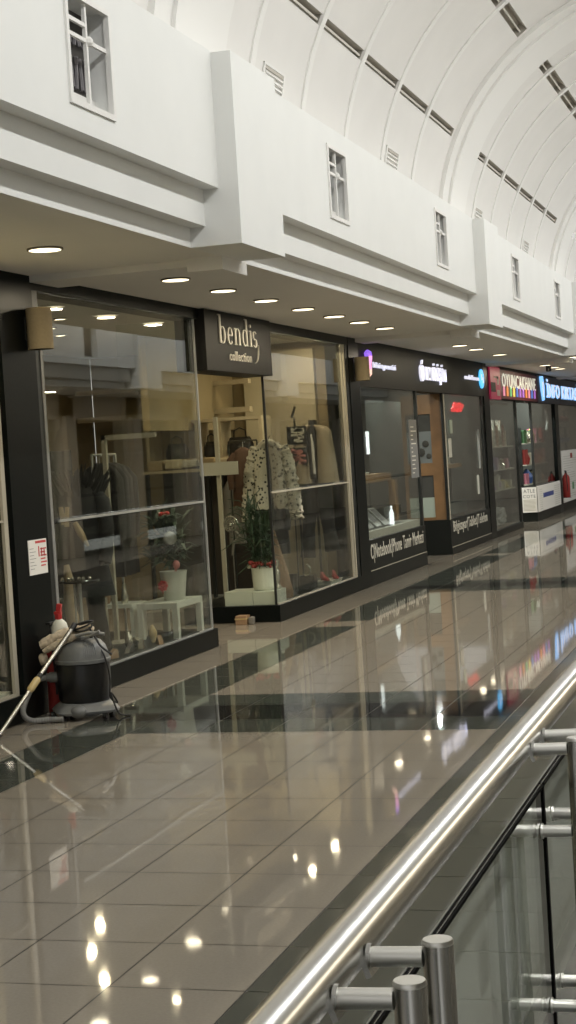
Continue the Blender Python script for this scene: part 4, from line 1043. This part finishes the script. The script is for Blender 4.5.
# white figurine
b = MB(); b.lathe([(.035, 0), (.04, .01), (.02, .05), (.035, .11), (.03, .16), (.018, .19), (.03, .23), (.025, .27), (.001, .29)], (-4.90, 15.66, .293), 16); noisy(b, .01, 25, 2)
tag(mk('figurine', b, 'silver', smooth=True), 'pale striped figurine just right of the red flowers', 'figurine')
# tan conical dress form / bag
t = thing('tapered_bag', 'tall tapered tan leather bag standing behind the window corner', 'bag', (-4.955, 16.02, .16))
b = MB(); n = 20; b.ring_loft([[(-4.955+w*cos(2*pi*i/n)+cx, 16.02+w*.5*sin(2*pi*i/n), z) for i in range(n)] for z, w, cx in ((.16, .09, 0), (.22, .105, 0), (.45, .075, -.02), (.65, .04, -.045), (.86, .012, -.07))]); mk('body', b, 'tanleather', t, smooth=True)

# ------------------------------------------------------------------ right bendis window
BX, BY = -5.115, 18.02
t = thing('dress_stand', 'dress stand with an open beige cape blazer and black flared trousers', 'dress stand', (BX, BY, .1), 'dressed mannequins')
def bring(z, w, d, cx=0, n=24): return [(BX+cx+w*cos(2*pi*i/n), BY+d*sin(2*pi*i/n), z) for i in range(n)]
b = MB(); b.ring_loft([bring(1.30, .13, .08), bring(1.55, .12, .08), bring(1.75, .15, .09), bring(1.86, .13, .07), bring(1.90, .05, .045), bring(1.96, .045, .04)]); mk('torso_form', b, 'blackcloth', t, smooth=True)
for sg in (-1, 1):
    b = MB(); rings = []
    for z, o, w, d in ((1.905, .030, .035, .05), (1.88, .09, .07, .085), (1.83, .125, .085, .10), (1.6, .135, .10, .11), (1.35, .142, .118, .12), (1.245, .145, .128, .125)):
        rings.append([(BX+sg*o+w*cos(2*pi*i/24)*(1+.06*sin(i*2.1+sg)), BY-.01+d*sin(2*pi*i/24), z) for i in range(24)])
    b.ring_loft(rings); mk('cape_front', b, 'blazer', t, smooth=True)
b = MB(); b.tube([(BX+.01, BY-.12, 1.80), (BX+.022, BY-.125, 1.65), (BX+.028, BY-.135, 1.36)], [.010, .016, .013], 8); mk('white_scarf', b, 'paper', t, smooth=True)
for sg in (-1, 1):
    b = MB(); b.tube([(BX+sg*.07, BY, 1.26), (BX+sg*.085, BY, 1.05), (BX+sg*.115, BY, .75), (BX+sg*.14, BY, .52+.03*sg), (BX+sg*.145, BY, .46+.03*sg)], [.10, .095, .07, .082, .088], 16); mk('trouser_leg', b, 'blackcloth', t, smooth=True)
b = MB(); b.box((BX-.22, BY-.145, 1.225), (BX+.24, BY-.115, 1.255)); mk('belt', b, 'bag', t, bevel=.003)
b = MB(); b.tube([(BX, BY, .1), (BX, BY, 1.3)], .014, 10); b.lathe([(.14, 0), (.14, .012), (.02, .03)], (BX-.0, BY+.0, .10), 24); mk('stand_pole', b, 'frame', t, smooth=True)
hung(-5.28, 16.9, 1.35, .80, .14, .06, 'darkcloth', 'charcoal dress hanging on the low rail left of the blazer mannequin', 7)
t = thing('coat_rail', 'low thin dark rail behind the right bendis window', 'rail', (-5.3, 16.95, .1))
b = MB(); b.tube([(-5.5, 16.9, 1.415), (-5.05, 16.9, 1.415)], .008, 8); mk('bar', b, 'frame', t, smooth=True)
for x in (-5.5, -5.05):
    b = MB(); b.tube([(x, 16.9, .1), (x, 16.9, 1.415)], .008, 8); mk('leg', b, 'frame', t, smooth=True)
for k, (z0, z1) in enumerate(((1.70, 1.90), (1.46, 1.66))):
    t = thing('framed_picture', ('upper', 'lower')[k]+' of two small framed pictures hanging left of the blazer', 'picture', (-5.28, 17.9, z0), 'framed pictures')
    b = MB(); b.box((-5.385, 17.90, z0), (-5.165, 17.93, z1)); mk('picture_frame', b, 'frame', t)
    b = MB(); rnd = random.Random(k)
    for j in range(14):
        x = -5.37+rnd.random()*.14; z = z0+.02+rnd.random()*(z1-z0-.06); b.box((x, 17.892, z), (x+.07, 17.899, z+.026), Matrix.Rotation(rnd.uniform(-.5, .5), 3, 'Y'))
    mk('pattern', b, ('cream', 'pinkp')[k], t)
b = MB(); b.tube([(-5.30, 17.94, 0.1), (-5.30, 17.94, 2.0)], .012, 8); b.tube([(-5.33, 17.94, 2.0), (-5.28, 17.93, 2.12)], .015, 8); tag(mk('picture_pole', b, 'frame', smooth=True), 'slim dark pole carrying the two framed pictures', 'pole')
def boot(x, y, z, m, label):
    t = thing('boot', label, 'boot', (x, y, z), 'boots in the right window')
    b = MB(); n = 14; b.ring_loft([[(x+w*cos(2*pi*i/n), y+cy+d*sin(2*pi*i/n), z+h) for i in range(n)] for h, w, d, cy in ((.0, .04, .11, -.05), (.03, .042, .11, -.05), (.07, .038, .075, -.02), (.12, .036, .045, 0), (.26, .045, .05, 0))]); mk('shaft', b, m, t, smooth=True)
    b = MB(); b.box((x-.028, y+.01, z-.0), (x+.028, y+.045, z+.03)); mk('heel', b, 'bag', t)
boot(-5.10, 16.35, .10, 'bag', 'black ankle boot left of the blazer mannequin')
boot(-5.00, 16.55, .10, 'bag', 'second black ankle boot nearer the blazer mannequin')
t = thing('gift_box_base', 'low white box base near the right end of the window', 'box', (-4.9, 17.8, .10))
b = MB(); b.box((-5.02, 17.40, .10), (-4.84, 17.85, .19)); mk('body', b, 'whitep', t, bevel=.003)
b = MB(); b.box((-5.03, 17.39, .19), (-4.83, 17.86, .205)); mk('lid', b, 'ceram', t, bevel=.003)
shoe(-4.98, 17.52, .205, -.9, 'redm', 'red heeled shoe on the left of the white box base', 'red shoes on the box base', .04, .8)
shoe(-4.91, 17.76, .205, -1.1, 'redm', 'red heeled shoe on the right of the white box base', 'red shoes on the box base', .04, .8)
t = thing('crescent_ornament', 'small silver crescent ornament on a dark block near the boots', 'ornament', (-4.97, 17.05, .10))
b = MB(); b.box((-5.10, 17.0, .10), (-4.92, 17.15, .30)); mk('block', b, 'bag', t)
b = MB(); b.tube([(-4.99+.05*cos(a), 16.985, .36+.06*sin(a)) for a in [(-2.2+.25*k) for k in range(16)]], .009, 8); mk('crescent', b, 'silver', t, smooth=True)
# things on the floor of the recess
t = thing('door_stop_box', 'small brown box lying on the floor of the door recess', 'box', (-5.14, 15.16, 0))
b = MB(); b.box((-5.17, 15.10, .0), (-5.06, 15.22, .085)); mk('body', b, 'tanleather', t, bevel=.004)
b = MB(); b.box((-5.175, 15.095, .05), (-5.055, 15.225, .062)); mk('strap', b, 'brass', t)
b = MB(); b.box((-5.05, 15.12, 0), (-5.0, 15.20, .07)); tag(mk('pebble_block', b, 'greycloth', bevel=.012), 'small grey block beside the brown box in the recess', 'block')

# ------------------------------------------------------------------ computer shop interior
t = thing('display_counter', 'oak counter with glass edge behind the first computer shop window', 'counter', (-5.25, 20.5, .3))
b = MB(); b.box((-5.55, 19.1, 1.165), (-5.18, 21.95, 1.265)); mk('top_board', b, 'wood2', t)
b = MB(); b.box((-5.19, 21.80, .622), (-5.10, 21.95, 1.165)); mk('leg', b, 'wood2', t)
b = MB(); b.box((-5.55, 19.1, .50), (-5.50, 21.95, 1.165)); mk('back_panel', b, 'farwall2', t)
b = MB(); b.box((-5.29, 18.98, .0), (-4.83, 21.98, .62)); o = mk('window_ledge', b, 'ceram'); b = MB(); b.box((-5.28, 19.05, .62), (-4.90, 21.3, .624)); mk('dark_mat', b, 'farwall', o); tag(o, 'white ledge carrying laptops behind the first computer shop window', 'ledge')
for k in range(4):
    y = 19.25+k*.42
    t = thing('laptop', 'silver laptop propped up on the white ledge, %s from the left' % ORD[k], 'laptop', (-5.0, y, .62), 'laptops on the ledge')
    R = Matrix.Rotation(.80, 3, 'Y')
    b = MB(); b.box((-5.22, y, .728), (-4.92, y+.30, .745), R); mk('base', b, 'laptop', t)
    b = MB(); b.box((-5.20, y+.04, .7455), (-4.98, y+.26, .747), R, (-5.07, y+.15, .7365)); mk('keyboard', b, 'inkgrey', t)
t = thing('laptop', 'half open laptop standing near the bottle on the white ledge', 'laptop', (-5.0, 21.3, .62), 'laptops on the ledge')
b = MB(); b.box((-5.10, 21.15, .62), (-4.90, 21.45, .635)); mk('base', b, 'laptop', t)
b = MB(); b.box((-5.12, 21.15, .635), (-5.11, 21.45, .84)); mk('screen', b, 'cyanlit' if False else 'greypane', t)
b = MB(); b.lathe([(.03, 0), (.03, .15), (.012, .2), (.012, .24)], (-4.92, 20.75, .62), 12); tag(mk('bottle', b, 'tube', smooth=True), 'bright white slim lamp bottle standing on the white ledge', 'lamp')
for k in range(5):
    b = MB(); y = 19.3+k*.34; b.box((-5.42, y, 1.265), (-5.22, y+.26, 1.30+.02*(k % 2))); tag(mk('product_box', b, ('ceram', 'laptop', 'whitep', 'board', 'ceram')[k], bevel=.003), 'flat pale product box on the oak counter, %s from the left' % ORD[k], 'box', 'flat boxes on the oak counter')
t = thing('light_tube', 'bright vertical white tube lamp inside the first computer shop window', 'lamp', (-5.4, 22.2, 1.5))
b = MB(); b.tube([(-5.35, 21.45, 1.53), (-5.35, 21.45, 1.83)], .022, 10); mk('tube', b, 'tube', t, smooth=True)
b = MB(); b.tube([(-5.35, 21.45, 1.26), (-5.35, 21.45, 1.53)], .012, 8); mk('pole', b, 'frame', t)
t = thing('poster_strip', 'tall dark poster strip with pale print at the edge of the first computer window', 'poster', (-4.80, 21.8, 1.2))
b = MB(); b.box((-4.806, 21.52, 1.18), (-4.80, 21.99, 1.95)); mk('sheet', b, 'inkgrey', t)
b = MB(); rnd = random.Random(3)
for k in range(12): b.box((-4.7998, 21.60, 1.24+k*.055), (-4.798, 21.66+rnd.random()*.26, 1.255+k*.055))
mk('print', b, 'ceram', t)
t = thing('red_poster', 'dark red picture hanging at the back of the first computer shop window', 'poster', (-5.8, 21.7, 1.6))
b = MB(); b.box((-5.96, 20.8, 1.50), (-5.90, 22.6, 2.0)); mk('sheet', b, 'maroon', t)
b = MB(); rnd = random.Random(9)
for k in range(9): b.ball((-5.89, 21+k*.18, 1.62+rnd.random()*.28), .05, 8, sx=.2)
mk('figures', b, 'red', t, smooth=True)
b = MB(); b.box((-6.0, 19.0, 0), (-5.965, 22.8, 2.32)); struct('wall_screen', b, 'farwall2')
b = MB(); b.box((-5.54, 19.05, 1.268), (-5.50, 20.0, 2.25)); tag(mk('banner', b, 'greypane'), 'pale grey banner at the left of the first computer shop window', 'banner')
# wooden door and return in the recess
t = thing('shop_door', 'oak framed shop door with stacked glass panes beside the second computer window', 'door', (-5.1, 23.95, 0))
b = MB(); X0, X1 = -5.42, -4.84; Y0, Y1 = 23.84, 23.90
b.box((X0, Y0, .10), (X0+.05, Y1, 2.33)); b.box((X1-.16, Y0, .10), (X1, Y1, 2.33)); b.box((X0+.05, Y0+.002, .10), (X1-.16, Y1, .55)); b.box((X0+.05, Y0+.002, 1.16), (X1-.16, Y1, 1.34)); b.box((X0+.05, Y0+.002, 2.05), (X1-.16, Y1, 2.33)); mk('door_frame', b, 'wood', t)
b = MB(); b.box((X0+.05, Y0+.02, .55), (X1-.16, Y0+.04, .84)); mk('frosted_pane', b, 'paleglass', t)
b = MB(); b.box((X0+.05, Y0+.02, .84), (X1-.16, Y0+.04, 1.16)); mk('dark_pane', b, 'farwall', t)
b = MB(); b.box((X0+.05, Y0+.02, 1.34), (X1-.16, Y0+.04, 1.80)); mk('grey_pane', b, 'greypane', t)
b = MB(); b.box((X0+.05, Y0+.02, 1.80), (X1-.16, Y0+.04, 2.05)); mk('upper_pane', b, 'farwall', t)
b = MB(); b.ball((X1-.25, Y0+.01, 1.62), .05, 10, sy=.15); b.ball((X1-.32, Y0+.01, 1.50), .06, 10, sy=.15); b.ball((X1-.21, Y0+.01, 1.44), .04, 10, sy=.15); mk('sticker', b, 'farwall', t, smooth=True)
# second window
t = thing('neon_sign', 'small glowing red neon sign in the second computer shop window', 'sign', (-5.3, 28, 2.1))
b = MB()
for k in range(4): b.tube([(-5.05, 25.86+k*.2, 2.12+.02*(k % 2)), (-5.05, 26.04+k*.2, 2.22-.02*(k % 2))], .035, 8)
b.box((-5.07, 25.95, 2.10), (-5.05, 26.6, 2.22)); mk('letters', b, 'redlit', t, smooth=True)
b = MB(); b.tube([(-5.06, 26.2, 2.2), (-5.06, 26.2, 2.87)], .006, 6); mk('cord', b, 'frame', t)
b = MB(); b.box((-5.29, 23.92, .0), (-4.83, 26.95, .51)); tag(mk('window_ledge', b, 'farwall2'), 'grey ledge behind the second computer shop window', 'ledge')
t = thing('display_stand', 'oak topped stand behind the second computer shop window', 'stand', (-5.2, 25.6, .51))
b = MB(); b.box((-5.40, 24.6, 1.22), (-5.12, 26.7, 1.28)); mk('top_board', b, 'wood2', t)
for y in (24.7, 26.6):
    b = MB(); b.box((-5.32, y, .51), (-5.28, y+.04, 1.22)); mk('leg', b, 'frame', t)
b = MB(); b.box((-5.10, 24.15, .51), (-5.06, 26.6, .72)); tag(mk('pale_box', b, 'greypane'), 'long pale grey board leaning on the ledge of the second window', 'board')
for k, (y, x) in enumerate(((24.1, -4.84), (24.28, -4.84), (26.25, -4.84), (26.5, -4.84))):
    b = MB(); z0 = (1.4, 1.75, .78, 1.18)[k]; b.box((-4.806, y, z0), (-4.80, y+(.22, .18, .16, .14)[k], z0+(.28, .20, .30, .62)[k])); tag(mk('sticker_sheet', b, ('board', 'paleglass', 'ceram', 'laptop')[k]), ['pale sheet taped at the left of the second computer window', 'smaller sheet above the left taped one', 'white sheet low at the right of the second computer window', 'tall pale sheet at the right edge of the second computer window'][k], 'sheet', 'sheets taped on the second window')
b = MB(); b.box((-5.35, 24.8, 1.28), (-5.30, 25.3, 1.55)); b.box((-5.38, 25.0, 1.28), (-5.27, 25.1, 1.30)); tag(mk('monitor', b, 'frame'), 'black monitor on the oak topped stand', 'monitor')
b = MB(); b.box((-5.35, 25.6, 1.28), (-5.16, 25.95, 1.40)); tag(mk('product_box', b, 'ceram'), 'white box beside the monitor on the oak topped stand', 'box')
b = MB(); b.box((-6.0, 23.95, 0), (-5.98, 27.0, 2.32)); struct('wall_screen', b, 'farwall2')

# ------------------------------------------------------------------ toy shop window: shelves and goods
def shelfunit(y0, y1, zs, x0, x1, label):
    t = thing('display_shelves', label, 'shelves', ((x0+x1)/2, (y0+y1)/2, .1))
    for z in zs:
        b = MB(); b.box((x0, y0, z-.02), (x1, y1, z)); mk('board', b, 'board', t)
    for y in (y0, y1-.03):
        b = MB(); b.box((x0, y, .1), (x1-.08, y+.03, zs[-1]+.3)); mk('upright', b, 'frame', t)
    return t
shelfunit(28.0, 30.4, (.75, 1.10, 1.50), -5.15, -4.87, 'display shelves crowded with toys behind the first toy shop window')
rnd = random.Random(21)
cl = ['c_yel', 'c_blu', 'c_grn', 'c_pur', 'c_org', 'c_pnk', 'ceram', 'cream', 'redm', 'silver', 'frame']
cn = dict(c_yel='yellow', c_blu='blue', c_grn='green', c_pur='purple', c_org='orange', c_pnk='pink', ceram='white', cream='cream', redm='red', silver='silver', frame='black')
used = set()
for r_, (z, nm) in enumerate(((.75, 'lowest'), (1.10, 'middle'))):
    y = 28.08; k = 0
    while y < 30.2:
        w = rnd.uniform(.10, .22); h = rnd.uniform(.08, .24); c = rnd.choice(cl); b = MB()
        if k % 3 == 1: b.ball((-4.98, y+w/2, z+w/2.2), w/2.2, 14); mm = 'toy_ball'
        elif k % 3 == 2: b.lathe([(w*.4, 0), (w*.45, h*.3), (w*.2, h*.7), (w*.28, h), (.001, h*1.1)], (-4.98, y+w/2, z), 14); mm = 'toy_figure'
        else: b.box((-5.08, y, z), (-4.90, y+w, z+h)); mm = 'toy_box'
        tag(mk(mm, b, c, smooth=(k % 3 != 0)), '%s %s on the %s toy shelf, %s from the left' % (cn[c], mm.replace('_', ' '), nm, ORD[min(k, 13)]), 'toy', 'toys on the window shelves')
        y += w+rnd.uniform(.03, .10); k += 1
y = 28.15; k = 0
while y < 30.0:
    w = .13+.05*(k % 2); h = .46-.09*(k % 3); c = ['ceram', 'redm', 'cream', 'ceram', 'c_org', 'ceram'][k % 6]
    t = thing('upright_box', '%s upright picture box on the top toy shelf, %s from the left' % (cn[c], ORD[k]), 'box', (-5.0, y, 1.50), 'upright boxes on the top toy shelf')
    b = MB(); b.box((-5.08, y, 1.50), (-4.92, y+w, 1.50+h)); mk('carton', b, c, t)
    b = MB()
    for j in range(4): b.box((-4.92, y+.03, 1.53+j*h*.22), (-4.918, y+w-.03, 1.53+j*h*.22+h*.12))
    mk('print', b, 'inkgrey' if c == 'ceram' else 'cream', t)
    y += w+.06; k += 1
t = thing('net_bag', 'white bag of plastic balls low in the toy shop window', 'bag', (-5.0, 29.2, .1))
b = MB()
for k in range(46): b.ball((-4.98+rnd.uniform(-.08, .06), 28.6+rnd.uniform(0, 1.1), .15+rnd.uniform(0, .24)), .045, 8)
o = mk('balls', b, 'laptop', t, smooth=True); o['kind'] = 'stuff'
b = MB(); b.tube([(-4.92, 28.6, 2.24), (-4.92, 30.3, 2.24)], .03, 8); tag(mk('light_rail', b, 'silver', smooth=True), 'pale horizontal rail under the toy shop fascia', 'rail')
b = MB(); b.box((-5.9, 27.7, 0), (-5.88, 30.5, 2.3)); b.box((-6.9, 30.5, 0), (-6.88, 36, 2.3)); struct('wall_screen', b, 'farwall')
# shelving in the opening and the poster clad base
shelfunit(32.45, 35.4, (.72, 1.10, 1.52), -5.25, -4.95, 'display shelves behind the second toy shop window')
for r_, (z, nm) in enumerate(((.72, 'lowest'), (1.10, 'middle'), (1.52, 'top'))):
    y = 32.55; k = 0
    while y < 35.1:
        w = rnd.uniform(.22, .40); h = rnd.uniform(.14, .30); c = rnd.choice(cl if r_ != 1 else ['redm', 'redm', 'c_org', 'ceram']); b = MB()
        if k % 2: b.lathe([(w*.3, 0), (w*.4, h*.4), (w*.2, h*.8), (.001, h)], (-5.08, y+w/2, z), 12)
        else: b.box((-5.18, y, z), (-4.99, y+w, z+h))
        tag(mk('toy_box' if k % 2 == 0 else 'toy_figure', b, c, smooth=bool(k % 2)), '%s %s on the %s shelf of the second toy window, %s from the left' % (cn[c], 'toy figure' if k % 2 else 'toy box', nm, ORD[min(k, 13)]), 'toy', 'goods in the second toy window')
        y += w+rnd.uniform(.05, .15); k += 1
t = thing('notice_boards', 'white printed boards wrapped round the low base of the far shop', 'poster', (-4.9, 32.3, .2))
b = MB(); b.box((-5.05, 32.275, .18), (-4.752, 32.298, .665)); mk('end_board', b, 'paper', t)
b = MB(); b.box((-4.768, 32.275, .18), (-4.745, 35.58, .68)); mk('front_board', b, 'paper', t)
text('lettering', 'ATLE', 'inkgrey', -5.02, -4.80, .56, .63, 32.275, t, .003, face='y')
text('lettering', 'COTE', 'inkgrey', -5.03, -4.79, .46, .52, 32.275, t, .003, face='y')
b = MB()
for k in range(9): b.box((-5.03, 32.2735, .215+k*.025), (-4.79+.0, 32.275, .225+k*.025))
mk('print', b, 'alubeige', t)
b = MB(); b.box((-4.745, 33.0, .43), (-4.743, 34.5, .52)); mk('blue_print', b, 'inkblue', t)
b = MB()
for k in range(10): b.box((-4.745, 32.5, .22+k*.042), (-4.7435, 32.9, .228+k*.042)); b.box((-4.745, 34.6, .22+k*.042), (-4.7435, 35.4, .228+k*.042))
mk('print', b, 'board', t)
t = thing('poster_board', 'large white poster board with red and green marks at the right edge', 'poster', (-4.76, 38, .2))
b = MB(); b.box((-4.79, 36.15, .18), (-4.76, 41.5, 1.30)); mk('sheet', b, 'paper', t)
b = MB(); b.box((-4.76, 37.6, 1.12), (-4.757, 37.95, 1.23)); mk('red_mark', b, 'redm', t)
b = MB(); b.box((-4.76, 37.7, .42), (-4.757, 38.0, .58)); mk('green_mark', b, 'c_grn', t)
b = MB(); rnd = random.Random(2)
for k in range(18): b.box((-4.76, 36.4, .28+k*.052), (-4.7575, 37.2+rnd.random()*1.8, .288+k*.052))
mk('print', b, 'board', t)
t = thing('roll_rack', 'dark rack carrying coloured rolls in the stationery shop window', 'rack', (-4.98, 37.6, .2))
for y in (36.3, 38.95):
    b = MB(); b.box((-5.04, y, 0), (-4.98, y+.05, 2.2)); mk('upright', b, 'frame', t)
for z in (1.93, 1.80, 1.46):
    b = MB(); b.box((-5.03, 36.3, z), (-4.90, 39.0, z+.02)); mk('board', b, 'frame', t)
for k, c in enumerate(('redm', 'ceram', 'c_blu')):
    b = MB(); b.tube([(-4.95, 36.4, (2.0, 1.87, 1.53)[k]), (-4.95, 38.9, (2.0, 1.87, 1.53)[k])], .05, 8); tag(mk('fabric_roll', b, c, smooth=True), ('red', 'white', 'blue')[k]+' roll in the stationery shop window', 'roll', 'rolls in the stationery window')
b = MB(); b.tube(spline([(-4.9, 35.0, 2.2), (-4.88, 35.15, 1.95), (-4.9, 35.05, 1.75)]), .03, 8); tag(mk('hanging_ribbon', b, 'laptop', smooth=True), 'pale curled ribbon hanging in the far toy shop window', 'ribbon')
t = thing('track_spot', 'small black spot fixture hanging among the far trio of downlights', 'spotlight', (-4.1, 30.2, 2.85))
b = MB(); b.lathe([(.05, 0), (.05, -.09), (.035, -.10)], (-4.12, 30.2, 2.88), 14); mk('body', b, 'vacblack', t, smooth=True)
b = MB(); b.box((-4.16, 30.15, 2.872), (-4.08, 30.25, 2.88)); mk('base_plate', b, 'vacblack', t)

# ------------------------------------------------------------------ opposite side of the arcade
XO = 2*VC[0]-XF   # 2.63
b = MB(); b.box((XO+2.5, YN, 0), (XO+2.6, YE, ZS)); struct('wall_right_back', b, 'oppdark')
b = MB()
y = YN
while y < YE: b.box((XO, y, 0), (XO+.3, y+.62, ZS)); b.box((XO-.08, y+.1, 0), (XO, y+.52, 2.5)); y += 3.1
b.box((XO, YN, 2.45), (XO+.3, YE, ZS)); struct('wall_right_pilasters', b, 'oppcream')
b = MB(); y = YN
while y < YE: b.box((XO+.1, y+.62, 0), (XO+.14, y+3.1, 2.45)); y += 3.1
struct('window_30', b, 'gl_shop')
b = MB()
for y in (17.9, 27.2):
    b.tube([(XO+.02, y+.55*cos(a*pi/12), 1.75+.55*sin(a*pi/12)) for a in range(13)], .02, 6)
struct('trim_20', b, 'cream')
b = MB(); b.box((3.2, YN, -4.2), (3.3, YE, -.35)); struct('wall_lower_right', b, 'opptan')
b = MB(); b.box((-4.0, YN, -4.2), (-3.9, YE, -.35)); struct('wall_lower_left', b, 'oppcream')
DLR = [8.0+1.15*k for k in range(16)]
for k, y in enumerate(DLR): arealight('downlight_glow', (2*VC[0]+4.1, y, ZS-.03), .15, 7, (1, .90, .72))
# end walls of the arcade
b = MB(); b.box((-9, YE, -4), (6, YE+.1, 4.05)); struct('wall_far', b, 'oppcream')

# ------------------------------------------------------------------ daylight and lamps
w = bpy.data.worlds.new('world'); SC.world = w; w.use_nodes = True
w.node_tree.nodes['Background'].inputs[0].default_value = (1., .985, .95, 1); w.node_tree.nodes['Background'].inputs[1].default_value = 0.22
for k, y in enumerate((3., 11., 19., 27., 35.)):
    arealight('truss_strip_light', (.02, y, 5.92), .16, 56, (1., 1., .975), rot=(0, radians(24), 0), sy=7.6, shape='RECTANGLE')
arealight('lower_hall_fill', (1.2, 14, -.45), 1.2, 110, (1, .97, .9), sy=26, shape='RECTANGLE')  # unseen fill, added so the balustrade glass reflects a brighter lower level
vs = SC.view_settings; vs.view_transform = 'Standard'; vs.look = 'None'; vs.gamma = 1; vs.use_curve_mapping = False; vs.exposure = 1.68
cy = SC.cycles
cy.max_bounces = 9; cy.diffuse_bounces = 4; cy.glossy_bounces = 5; cy.transparent_max_bounces = 16; cy.transmission_bounces = 4
cy.sample_clamp_indirect = 6; cy.blur_glossy = .1; cy.caustics_reflective = False; cy.caustics_refractive = False
